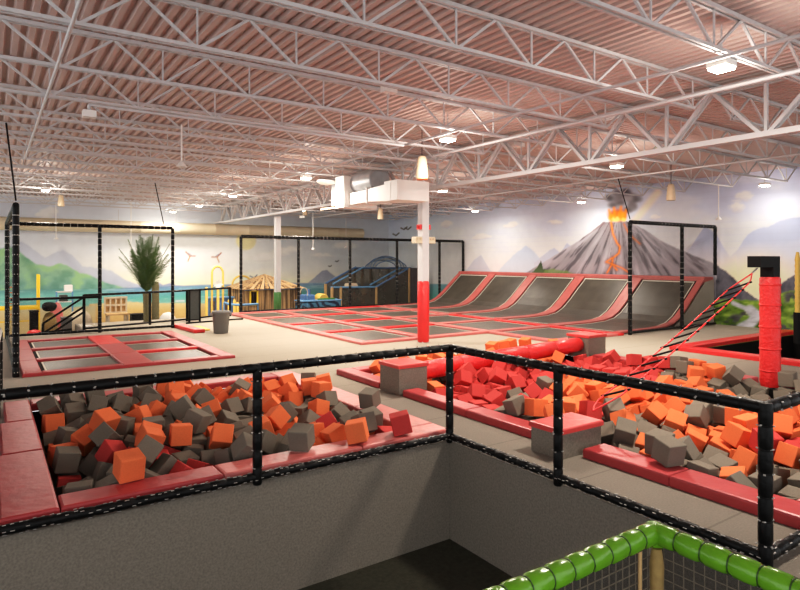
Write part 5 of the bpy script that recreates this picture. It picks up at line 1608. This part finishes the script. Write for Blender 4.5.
('b',8749,8239,-237,549,-340,446,619,'r',0),
('a',3327,8134,9,264,140,-654,-695,'o',0),
('a',3096,6856,-70,227,771,507,312,'o',0),
('a',1805,7047,53,344,339,699,-527,'o',0),
('b',6194,3851,17,73,583,618,522,'g',0),
('b',7259,5174,-54,607,467,395,-507,'g',0),
('b',9764,5885,-34,690,-72,136,-708,'g',0),
('b',6063,4155,-98,795,-504,-181,-284,'g',0),
('b',6732,4767,-18,628,489,411,-444,'o',0),
('b',9765,7466,-2,616,480,-310,541,'r',0),
('b',6212,6046,4,241,-763,67,596,'g',0),
('b',7444,7484,-34,87,886,106,-443,'r',0),
('b',10022,7130,-37,408,-558,-648,-319,'r',0),
('b',6273,6965,-22,751,-214,-624,30,'r',0),
('b',5764,6981,-65,673,383,-471,423,'r',0),
('b',9392,5095,-122,606,-303,-95,729,'g',0),
('b',8106,6759,-20,775,86,113,-615,'o',0),
('b',8883,8417,-67,91,-459,286,-836,'r',0),
('b',7939,3120,-2,289,-654,229,661,'o',0),
('b',9821,6283,-29,630,643,278,335,'r',0),
('a',2507,6095,-84,731,-440,210,-477,'g',0),
('a',1093,7259,-15,170,243,664,687,'g',0),
('a',3538,9292,37,22,7,-636,772,'o',0),
('b',9049,7397,-70,503,779,10,-375,'r',0),
('b',8397,5768,142,398,601,-506,-474,'r',0),
('b',6476,4733,-36,537,595,450,-395,'g',0),
('a',847,7560,-124,134,335,-225,-905,'g',0),
('b',9550,6815,-27,4,666,668,-331,'r',0),
('b',7637,7825,-53,140,217,-519,815,'r',0),
('b',9768,5351,-47,471,-548,512,465,'o',0),
('a',649,8015,-242,64,-41,-993,-89,'o',0),
('a',1688,8753,-66,462,725,461,-218,'o',0),
('b',9789,7027,-24,455,638,-465,412,'r',0),
('b',10022,5828,-8,675,732,74,60,'g',0),
('b',6791,4478,-18,79,-742,-617,-248,'g',0),
('a',1210,8210,68,774,287,-467,317,'g',0),
('a',899,7260,-245,447,385,-552,-589,'g',0),
('b',6260,7548,-29,422,526,586,-449,'r',0),
('b',6665,7151,-60,162,-760,363,-514,'r',0),
('b',9065,4440,-89,306,-368,-19,878,'g',0),
('b',6232,8975,154,584,612,-246,473,'o',0),
('b',8074,4161,122,312,567,-54,760,'o',0),
('b',9886,5089,-29,18,-996,31,-83,'g',0),
('b',7057,4417,-64,221,-108,531,811,'g',0),
('b',6883,3695,-253,195,256,-578,-750,'g',0),
('a',1341,7997,-6,803,26,437,404,'g',0),
('a',3790,6118,-92,168,-704,165,-670,'o',0),
('b',8560,8483,-35,386,-113,915,43,'r',0),
('b',5527,8749,-42,71,777,-57,-623,'o',0),
('b',7526,4961,-75,593,-538,345,490,'o',0),
('b',9226,5740,-11,639,448,501,-375,'o',0),
('b',7524,8967,98,354,-599,529,486,'o',0),
('b',5953,8022,79,800,549,105,-218,'o',0),
('b',5916,6353,-19,477,-567,-398,-541,'r',0),
('b',7714,3538,134,581,683,169,-409,'o',0),
('b',8699,3556,18,526,340,-243,-740,'o',0),
('b',8814,4097,-38,339,643,-3,687,'g',0),
('b',9770,5608,-23,62,750,656,-52,'g',0),
('a',1230,6596,-30,29,-845,22,-534,'r',0),
('b',8568,7874,-83,218,-702,-677,-40,'r',0),
('a',1323,8413,-49,689,155,-369,604,'g',0),
('b',8687,7343,1,507,230,828,-66,'r',0),
('b',7709,6525,-33,659,-76,298,-687,'o',0),
('b',6503,2484,73,614,362,515,476,'g',0),
('b',6399,8096,180,313,-745,589,-16,'g',0),
('b',10021,5575,-54,44,-745,-30,-665,'o',0),
('b',7271,6799,-92,342,598,-613,-387,'r',0),
('a',3793,7940,-22,2,104,21,-994,'g',0),
('a',649,9291,-491,51,-996,50,58,'g',0),
('b',7800,4069,160,459,-257,-748,404,'g',0),
('b',8770,4444,-16,140,-985,30,97,'o',0),
('b',9488,8435,-58,592,-745,104,288,'o',0),
('b',7137,8076,-63,662,663,309,-164,'r',0),
('b',6946,5504,-65,402,536,-672,-316,'o',0),
('b',6882,3347,-60,12,83,-996,11,'o',0),
('b',8322,7923,-245,87,-177,-872,449,'r',0),
('b',8071,7707,-251,7,-897,33,-441,'r',0),
('a',3452,6632,-36,92,278,-61,-954,'g',0),
('a',3091,6415,-25,251,-484,-367,-754,'o',0),
('a',3191,9290,-51,376,370,-598,603,'g',0),
('b',6508,4986,-19,94,91,726,-675,'r',0),
('b',8408,8357,128,328,-418,-820,211,'r',0),
('b',9574,6164,-57,561,-706,229,-368,'o',0),
('b',6268,5758,-24,354,-878,-96,-308,'r',0),
('b',8108,8738,158,663,149,-370,633,'o',0),
('b',10019,8717,-36,102,-700,91,701,'r',0),
('b',5830,5376,-30,472,448,553,-520,'g',0),
('b',8092,3335,-9,38,982,-114,148,'o',0),
('a',3410,9056,34,366,219,-533,731,'o',0),
('a',3775,6328,56,248,648,-346,-631,'g',0),
('a',3513,6912,-86,596,-195,259,735,'r',0),
('b',7501,5195,29,178,-759,626,31,'g',0),
('b',7718,6269,95,642,-339,218,-652,'o',0),
('b',10022,6731,98,38,-571,-41,819,'r',0),
('b',7785,4973,-74,557,-471,198,655,'o',0),
('b',7066,4141,-45,260,-944,-5,-202,'o',0),
('b',5529,5101,-20,18,56,-619,783,'g',0),
('b',7455,4703,-16,112,774,133,609,'o',0),
('b',5787,5124,-10,36,120,991,-45,'g',0),
('b',6591,8163,-216,689,441,-553,-160,'r',0),
('a',2867,7097,-3,80,-31,996,21,'o',0),
('a',655,8779,-284,514,-379,518,569,'o',0),
('a',2846,7367,-77,583,799,-135,49,'g',0),
('a',1017,9292,-69,683,-696,-211,-73,'g',0),
('a',1112,9054,-74,700,5,-662,268,'g',0),
('a',1765,7200,-194,888,238,358,161,'g',0),
('b',9015,5281,-51,79,776,-143,-609,'o',0),
('b',8274,7002,-19,183,-741,576,293,'o',0),
('b',8215,5191,58,719,126,-221,-647,'o',0),
('b',6794,8569,-57,750,179,610,180,'r',0),
('b',7953,6031,-19,492,-562,-427,-510,'o',0),
('b',9805,6774,-63,170,69,-713,677,'r',0),
('b',6804,8300,-48,36,120,-980,-153,'r',0),
('b',6547,3739,-67,154,-963,-180,-128,'g',0),
('b',8232,6178,-47,695,710,-112,10,'o',0),
('a',1170,8806,-27,583,496,-483,-426,'g',0),
('a',3125,7109,-44,608,-356,-462,539,'o',0),
('a',3792,9290,-53,457,-450,-560,-524,'o',0),
('a',2105,7082,-65,478,497,-650,-319,'o',0),
('a',3562,8017,-115,642,-163,674,-327,'o',0),
('a',3790,8329,-45,158,713,-663,164,'o',0),
('a',649,8524,-239,105,993,-55,-9,'o',0),
('a',890,6760,-295,539,-601,-384,-448,'g',0),
('b',7916,4434,-14,949,67,176,-252,'o',0),
('b',9845,7722,-36,107,181,-593,777,'r',0),
('b',9321,6301,-48,212,-305,-35,928,'r',0),
('b',8986,5554,-45,199,-289,565,747,'o',0),
('b',10023,5318,-54,418,-570,-467,-531,'o',0),
('b',5992,7512,-120,88,-461,-217,856,'r',0),
('b',7041,3128,-18,750,-12,-661,38,'r',0),
('b',7954,5304,-51,737,359,15,-573,'o',0),
('b',8710,8517,-273,205,-580,-572,542,'r',0),
('a',1881,7750,-32,204,-625,74,750,'g',0),
('a',3531,8324,-78,224,-577,-235,750,'o',0),
('a',3175,8339,10,532,-763,292,-224,'o',0),
('a',2005,8799,-15,488,674,-434,-346,'o',0),
('a',1545,7048,-87,467,617,-490,402,'r',0),
('b',7272,8924,145,55,525,206,-824,'o',0),
('b',8564,7609,-112,391,-561,726,-68,'r',0),
('b',9751,8551,-64,106,56,-526,842,'r',0),
('b',5961,6080,-68,862,88,498,-43,'r',0),
('b',8594,4228,-11,161,-499,851,-29,'g',0),
('b',6671,5674,-55,673,-440,136,578,'o',0),
('b',9227,9328,227,9,108,1,-994,'o',0),
('b',8497,8282,-248,649,-232,707,-160,'r',0),
('a',2531,8048,-1,63,-946,-44,315,'g',0),
('a',1543,9291,-14,503,441,-551,-498,'o',0),
('a',3536,6369,-49,15,178,-656,-733,'r',0),
('a',3265,8603,-23,787,-180,571,-150,'o',0),
('a',1280,7694,-34,124,-642,-735,180,'o',0),
('a',1799,9291,-22,480,572,465,475,'g',0),
('a',1877,8482,-12,212,-965,-98,121,'o',0),
('a',2285,5849,-66,378,-649,553,-361,'g',0),
('b',5528,8493,-11,686,721,-78,61,'o',0),
('b',7364,6417,24,81,382,-118,913,'g',0),
('b',9235,3937,-50,923,-56,382,3,'g',0),
('b',9495,7916,-118,64,92,-213,971,'r',0),
('b',7953,7173,-48,190,4,629,754,'r',0),
('b',5773,5863,-61,95,-626,771,62,'r',0),
('b',5824,7229,-82,127,-47,-991,16,'r',0),
('b',5757,6617,-119,879,-251,320,-250,'r',0),
('b',7563,6300,-111,639,-689,-262,-218,'o',0),
('b',9750,7948,-120,561,364,-287,686,'r',0),
('b',9544,8970,-80,445,-345,644,517,'o',0),
('b',6773,9176,227,600,223,-747,179,'o',0),
('b',10022,4394,-245,417,479,520,570,'g',0),
('b',7125,3586,-263,618,-282,680,275,'o',0),
('b',6721,8393,-307,146,70,191,968,'r',0),
('a',2706,8792,-115,390,722,571,37,'o',0),
('a',3095,8035,53,227,534,68,-812,'o',0),
('a',1289,7451,-141,279,593,601,458,'g',0),
('a',2492,8616,-52,832,-193,411,-319,'o',0),
('a',2516,8304,-7,56,845,99,-523,'o',0),
('a',1540,7802,-46,64,882,136,446,'o',0),
('a',1373,9052,-38,502,-567,411,508,'g',0),
('a',2328,7541,-31,420,634,504,-409,'g',0),
('a',1136,6348,11,70,661,12,-747,'g',0),
('a',1286,9292,-15,520,-550,406,513,'g',0),
('a',2056,9290,-39,389,581,595,396,'o',0),
('a',2120,8567,-14,55,961,244,-119,'g',0),
('a',2222,8331,-32,662,446,-394,-456,'g',0),
('a',1016,7736,-10,247,197,-560,766,'o',0),
('a',3793,9035,-23,628,-19,778,-21,'o',0),
('a',1721,8028,32,560,247,447,-653,'g',0),
('a',2791,6835,-26,245,-60,968,10,'o',0),
('a',3125,7364,-48,954,69,291,22,'o',0),
('a',3792,8618,-47,678,256,-346,596,'o',0),
('a',1990,7320,49,3,-619,730,-290,'o',0),
('a',2175,9319,187,610,-406,-230,640,'o',0),
('a',3151,9039,-17,400,555,-701,-204,'o',0),
('a',2077,7560,18,554,593,428,398,'o',0),
('a',2276,8813,-36,664,-526,396,-355,'g',0),
('a',2515,8918,17,137,716,416,-543,'g',0),
('a',2447,7801,-31,383,-224,557,702,'g',0),
('a',3573,8834,-28,371,848,-135,354,'o',0),
('a',2235,8071,-51,920,17,-387,68,'g',0),
('b',7578,6044,-56,478,24,-878,12,'o',0),
('b',9017,2496,-18,113,-196,-449,865,'r',0),
('b',10022,8972,-29,48,687,65,-722,'o',0),
('b',9279,2403,-41,673,-68,-733,77,'r',0),
('b',9763,3266,-37,373,483,-587,531,'o',0),
('b',8546,7111,-51,566,-668,-342,-340,'o',0),
('b',7111,7669,-53,698,-253,61,-667,'r',0),
('b',6755,6796,-48,304,710,540,-334,'g',0),
('b',7138,3395,-15,360,603,-301,645,'o',0),
('b',7032,6000,-40,671,679,-264,135,'o',0),
('b',8171,4582,-7,612,216,760,39,'g',0),
('b',6456,8973,-17,567,-531,418,-472,'g',0),
('b',8024,8971,-14,741,113,-38,-661,'r',0),
('b',7651,4308,1,144,-579,157,787,'g',0),
('b',8719,6549,-20,452,446,588,-501,'o',0),
('b',7039,8715,-50,443,500,-439,600,'g',0),
('b',8235,6442,-43,517,-540,436,501,'o',0),
('b',7310,3205,-17,163,-683,-396,-591,'r',0),
('b',7408,4428,-19,648,456,-296,533,'o',0),
('b',7835,5801,-39,522,-141,-836,-94,'o',0),
('b',8976,6566,-48,762,-357,-463,279,'o',0),
('b',7208,5442,-57,547,-171,-819,29,'g',0),
('b',9706,3519,-31,137,-99,-985,41,'o',0),
('b',9454,3560,-32,523,518,-480,477,'o',0),
('b',8424,4543,-28,107,611,-135,-773,'g',0),
('b',7284,3639,-43,498,-508,-546,-442,'o',0),
('b',10022,3741,-44,417,-511,539,524,'o',0),
('b',6999,9351,227,61,625,-49,777,'o',0),
('b',7049,8972,-32,113,-724,680,3,'g',0),
('b',9534,2379,-24,585,478,452,-474,'o',0),
('b',7554,5787,-45,144,-950,48,-274,'o',0),
('b',7688,4586,-45,458,533,-691,170,'o',0),
('b',8353,3455,-25,378,-582,-547,468,'o',0),
('b',5782,3623,-50,54,-693,56,717,'g',0),
('b',8560,8973,-30,539,-453,-563,433,'r',0),
('b',7768,8973,-33,706,697,35,118,'r',0),
('b',6433,5513,-56,99,665,-554,492,'g',0),
('b',7376,7758,-46,260,49,-958,107,'r',0),
('b',7074,2625,-24,347,-520,553,551,'o',0),
('b',5983,4796,-13,61,990,46,-119,'g',0),
('b',8553,9174,227,193,106,21,-975,'o',0),
('b',9747,2756,-11,469,424,-460,624,'o',0),
('b',7791,2378,-12,630,-82,-771,45,'o',0),
('b',5702,4881,-16,284,-651,-342,-616,'g',0),
('b',8449,5958,-49,333,496,-587,546,'o',0),
('b',6313,8729,-24,24,-648,52,759,'o',0),
('b',6273,4459,-31,101,-740,-129,652,'g',0),
('b',8610,2845,-18,362,353,-507,698,'o',0),
('b',8477,3691,-59,478,277,-636,538,'o',0),
('b',10022,3224,-52,64,67,-813,-574,'o',0),
('b',7253,6194,-42,686,-470,-317,456,'o',0),
('b',7540,3638,-59,683,197,702,-33,'o',0),
('b',9520,3048,-48,331,-542,644,427,'o',0),
('b',10021,2924,-43,142,662,104,729,'o',0),
('b',10016,3484,-58,617,355,-486,-507,'o',0),
('b',6735,8952,-11,156,-668,55,726,'g',0),
('b',7544,2444,-39,500,444,-478,570,'o',0),
('b',7583,4061,-43,997,-22,74,-24,'g',0),
('b',6277,8474,-34,104,745,-54,657,'o',0),
('b',7293,2378,-36,14,-675,733,83,'o',0),
('b',8193,5924,-32,19,730,-53,-681,'o',0),
('b',9204,3669,-41,423,-425,723,-342,'o',0),
('b',6980,6260,-48,47,57,809,-583,'o',0),
('b',6021,8534,-30,665,-16,736,127,'o',0),
('b',7295,5925,-45,662,-488,482,303,'o',0),
('b',8331,2787,-20,165,796,286,-506,'r',0),
('b',8602,3323,-22,447,585,478,-479,'o',0),
('b',8496,6255,-28,48,981,-82,169,'o',0),
('b',7323,4150,-13,536,547,524,-372,'o',0),
('b',8818,8969,-47,548,564,386,-483,'r',0),
('b',10021,7465,-21,193,719,101,660,'r',0),
('b',6019,4496,-21,608,384,-242,652,'g',0),
('b',5784,8730,-24,502,404,503,576,'o',0),
('b',8908,5807,-18,305,-466,-526,642,'o',0),
('b',8300,8970,-25,147,105,722,-668,'r',0),
('b',8252,5446,4,5,-731,-665,-153,'o',0),
('b',9776,3011,-34,16,15,612,-790,'o',0),
('b',7316,9292,227,329,264,568,707,'o',0),
('b',7571,6820,-47,159,571,-528,-608,'g',0),
('b',6569,8734,-31,488,-460,-502,-546,'g',0),
('b',5764,4564,-17,606,-99,783,-94,'g',0),
('b',9519,2636,-35,403,597,-469,511,'o',0),
('b',9024,2793,1,7,136,536,833,'o',0),
('b',8744,2388,91,200,-752,-190,598,'o',0),
('b',8463,8723,84,257,692,660,143,'o',0),
('b',9224,3350,-3,71,-738,-650,166,'o',0),
('b',9367,2842,51,168,364,781,479,'o',0),
('b',9784,8840,-45,577,-446,-530,433,'o',0),
('b',5997,8273,-32,31,-680,-683,-264,'o',0),
('b',8739,8380,140,363,-623,-612,323,'o',0),
('b',6263,2380,86,597,-430,504,-452,'o',0),
('b',7943,4717,-1,504,160,369,-764,'o',0),
('b',5527,4678,-9,483,516,401,-583,'g',0),
('b',8432,2989,128,532,541,-646,-85,'o',0),
('b',8968,3482,-10,565,474,-486,469,'o',0),
('b',7054,2380,53,367,618,613,330,'o',0),
('b',9773,2493,-51,125,754,-115,-635,'o',0),
('b',9269,3097,2,681,-266,94,-675,'o',0),
('b',7456,5448,9,754,-647,-82,-82,'o',0),
('b',5999,5671,-37,250,-37,765,-592,'g',0),
('b',9400,2474,190,128,51,782,608,'o',0),
('b',10003,2672,-10,482,514,511,-493,'o',0),
('b',7503,3374,-40,394,710,228,-537,'r',0),
('b',8761,5469,57,325,-204,-331,-862,'o',0),
('b',10050,3576,183,417,-715,-505,-245,'g',0),
('b',9619,3108,183,85,-637,-672,368,'o',0),
('b',7828,8775,158,96,818,105,558,'r',0),
('b',8310,4286,7,103,-945,161,264,'o',0),
('b',8047,2379,-27,670,-39,45,740,'o',0),
('b',6751,5104,-8,219,-603,-563,521,'r',0),
('b',8139,2978,124,632,-141,-665,-372,'o',0),
('b',8927,3769,-46,171,181,-897,364,'o',0),
('b',6478,8513,162,258,-541,197,776,'o',0),
('b',8233,3803,-57,948,102,-214,-212,'o',0),
('b',9273,3559,181,464,839,83,-273,'g',0),
('b',8021,8563,-17,620,284,326,-655,'r',0),
('b',6731,2368,155,50,-113,-38,992,'o',0),
('b',7512,8266,55,711,-380,32,-591,'r',0),
('b',8612,5152,-24,739,363,391,412,'o',0),
('b',6950,7289,45,698,-196,-623,294,'r',0),
('b',6016,8773,69,29,584,731,352,'o',0),
('b',7344,2676,-19,140,-677,-366,-622,'o',0),
('b',9940,3310,174,523,-51,-837,153,'o',0),
('b',5773,8455,58,410,-215,-519,-718,'o',0),
('b',8046,5622,-24,139,84,689,707,'o',0),
('b',8302,2433,-4,215,149,-629,-732,'r',0),
('b',7999,3602,30,684,710,-140,97,'o',0),
('b',8467,6536,30,340,643,-266,-633,'o',0),
('b',9624,2841,201,142,-772,554,-278,'o',0),
('b',9599,3795,-15,949,98,-296,-53,'o',0),
('b',7805,8257,62,45,-911,-40,-407,'r',0),
('b',9931,8550,170,551,44,-374,745,'o',0),
('b',6929,8855,181,307,478,505,650,'o',0),
('b',7995,3853,83,205,-256,575,749,'o',0),
('b',9963,3041,179,277,-709,-413,500,'o',0),
('b',7770,2941,86,397,23,-14,-917,'r',0),
('b',6858,2603,112,629,-113,228,-735,'r',0),
('b',9506,3327,97,439,-593,437,-515,'o',0),
('b',8759,8720,-55,513,175,-610,577,'r',0),
('b',7644,3827,92,175,-723,367,-558,'o',0),
('b',9064,8962,31,324,-534,-628,-464,'o',0),
('b',7968,2786,132,352,-269,-54,895,'o',0),
('b',8790,3066,2,549,-132,495,-660,'o',0),
('b',7740,2643,134,554,-743,125,-353,'r',0),
('b',8354,3195,-2,824,62,-186,-531,'o',0),
('b',7584,2770,-26,750,520,-359,-195,'r',0),
('b',7191,7352,-11,83,715,94,-688,'r',0),
('b',7998,6265,94,93,-713,679,151,'o',0),
('b',8237,4839,-16,564,-448,548,-424,'o',0)]

# ================================================================== FOAM CUBES
S = .208
def cube_mesh(name, m, s):
    b = MB(); h = s / 2; e = .006; v = []; f = []
    # a cut foam block: flat faces meeting in a small eased edge
    idx = {}
    for ax in range(3):
        for sg in (-1, 1):
            q = []
            for u, w in ((-1, -1), (1, -1), (1, 1), (-1, 1)):
                p = [0, 0, 0]; p[ax] = sg * h; p[(ax + 1) % 3] = u * (h - e); p[(ax + 2) % 3] = w * (h - e)
                idx[(ax, sg, u, w)] = len(v); q.append(len(v)); v.append(tuple(p))
            f.append(tuple(q) if sg > 0 else tuple(q[::-1]))
    for ax in range(3):
        a1, a2 = (ax + 1) % 3, (ax + 2) % 3
        for s1 in (-1, 1):
            for s2 in (-1, 1):
                # edge along ax between faces (a1,s1) and (a2,s2)
                A0 = idx[(a1, s1, s2, -1)]; A1 = idx[(a1, s1, s2, 1)]
                B0 = idx[(a2, s2, -1, s1)]; B1 = idx[(a2, s2, 1, s1)]
                f.append((A0, A1, B1, B0) if s1 * s2 > 0 else (A0, B0, B1, A1))
    for s0 in (-1, 1):
        for s1 in (-1, 1):
            for s2 in (-1, 1):
                f.append((idx[(0, s0, s1, s2)], idx[(1, s1, s2, s0)], idx[(2, s2, s0, s1)]))
    me = bpy.data.meshes.new(name); me.from_pydata(v, [], f); me.update()
    import bmesh
    bm = bmesh.new(); bm.from_mesh(me); bmesh.ops.recalc_face_normals(bm, faces=bm.faces); bm.to_mesh(me); bm.free()
    me.materials.append(M[m]); return me
CM = {'o': 'orange', 'g': 'greyfoam', 'r': 'redfoam'}
CN = {'o': 'orange', 'g': 'charcoal', 'r': 'red'}
meshes = {c: cube_mesh('foam_cube', CM[c], S) for c in CM}
def zone(k, x, y):
    """(place phrase, landmark the count starts from, ordering value)"""
    if k == 'a':
        if y < 6.45: return 'along the guard rail border of square pit', 'the side fence', x
        if y > 8.7: return 'along the court-side border of square pit', 'the side fence', x
        if x < 1.25: return 'along the side fence border of square pit', 'the guard rail', y
        if x > 3.2: return 'along the walkway border of square pit', 'the guard rail', y
        if y < 7.6: return 'in the guard rail half of square pit', 'the side fence', x
        return 'in the court-side half of square pit', 'the side fence', x
    if y > 8.1: return 'beyond the round beam', 'the carpeted walkway', x
    if x < 6.1: return 'along the low box border of long pit', 'the round beam', -y
    if x > 9.3: return 'along the red post border of long pit', 'the round beam', -y
    if y > 6.4: return 'close to the round beam', 'the carpeted walkway', x
    if y > 5.0: return 'between the beam and rope ladder', 'the carpeted walkway', x
    if y > 3.7: return 'under the rope ladder', 'the low box', x
    return 'past the rope ladder, away from the beam', 'the low box', x
zn = {}
for r in CUBES:
    if r[9]:
        z = zone(r[0], r[1] / 1000, r[2] / 1000); zn.setdefault((r[0], r[8], z[0], z[1]), []).append((z[2], r))
TENS = ['', '', 'twenty', 'thirty', 'forty']
def ordn(i):
    if i < 20: return ORD[i]
    n = i + 1
    return (TENS[n // 10] + '-' + ORD[n % 10 - 1]) if n % 10 else {20: 'twentieth', 30: 'thirtieth', 40: 'fortieth'}[n]
for (k, c, place, mark), lst in zn.items():
    lst.sort(key=lambda q: q[0])
    for n, (_, r) in enumerate(lst):
        o = bpy.data.objects.new('foam_cube', meshes[c]); COL.objects.link(o)
        o.location = (r[1] / 1000, r[2] / 1000, r[3] / 1000)
        o.rotation_mode = 'QUATERNION'; o.rotation_quaternion = Quaternion((r[4], r[5], r[6], r[7])).normalized()
        lab = '%s foam cube, %s from %s, %s' % (CN[c], ordn(n), mark, place) if len(lst) > 1 else 'the only %s foam cube %s' % (CN[c], place)
        tag(o, lab, 'foam cube', 'foam cubes filling the square pit' if k == 'a' else 'foam cubes filling the long pit')
b = MB(); cols = ['o', 'g', 'r']
for r in CUBES:
    if r[9]: continue
    b.cur = cols.index(r[8]); Q = Quaternion((r[4], r[5], r[6], r[7])).normalized().to_matrix(); me = meshes[r[8]]; t0 = Vector((r[1], r[2], r[3])) / 1000
    b.add([Q @ v.co + t0 for v in me.vertices], [tuple(p.vertices) for p in me.polygons])
tag(b.build('foam_cube_fill', [CM[c] for c in cols]), 'the smaller glimpsed foam cubes packed between others in both pits', 'foam cubes', kind='stuff')

# dark cubes sunk in the far pit
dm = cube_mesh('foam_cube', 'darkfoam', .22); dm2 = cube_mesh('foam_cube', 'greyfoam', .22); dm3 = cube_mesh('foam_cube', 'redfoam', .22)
rr = random.Random(4); k = 0; spots = []
for i in range(13):
    for j in range(18):
        x = 13.25 + i * .37; y = 1.3 + j * .345
        px = 400 + (RX * x + RY * y) / (FX * x + FY * y) * FPX
        if px > 815 or px < 660 or x < 15.0: continue
        spots.append((x, y))
DARK = []
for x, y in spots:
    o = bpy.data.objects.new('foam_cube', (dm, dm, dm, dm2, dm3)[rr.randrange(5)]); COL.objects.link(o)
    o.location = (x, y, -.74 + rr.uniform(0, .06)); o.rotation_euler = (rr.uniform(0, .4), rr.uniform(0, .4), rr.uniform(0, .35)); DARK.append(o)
DARK.sort(key=lambda o: (round(o.location.x, 2), -o.location.y))
rows = sorted({round(o.location.x, 2) for o in DARK})
for o in DARK:
    ri = rows.index(round(o.location.x, 2)); same = [q for q in DARK if round(q.location.x, 2) == round(o.location.x, 2)]
    nm = {'darkfoam': 'dark brown', 'greyfoam': 'charcoal', 'redfoam': 'red'}[[kk for kk in M if M[kk] == o.data.materials[0]][0]]
    tag(o, '%s foam cube deep in far pit, %s row, %s from the tip corner' % (nm, ordn(ri), ordn(same.index(o))), 'foam cube', 'foam cubes in the far pit')
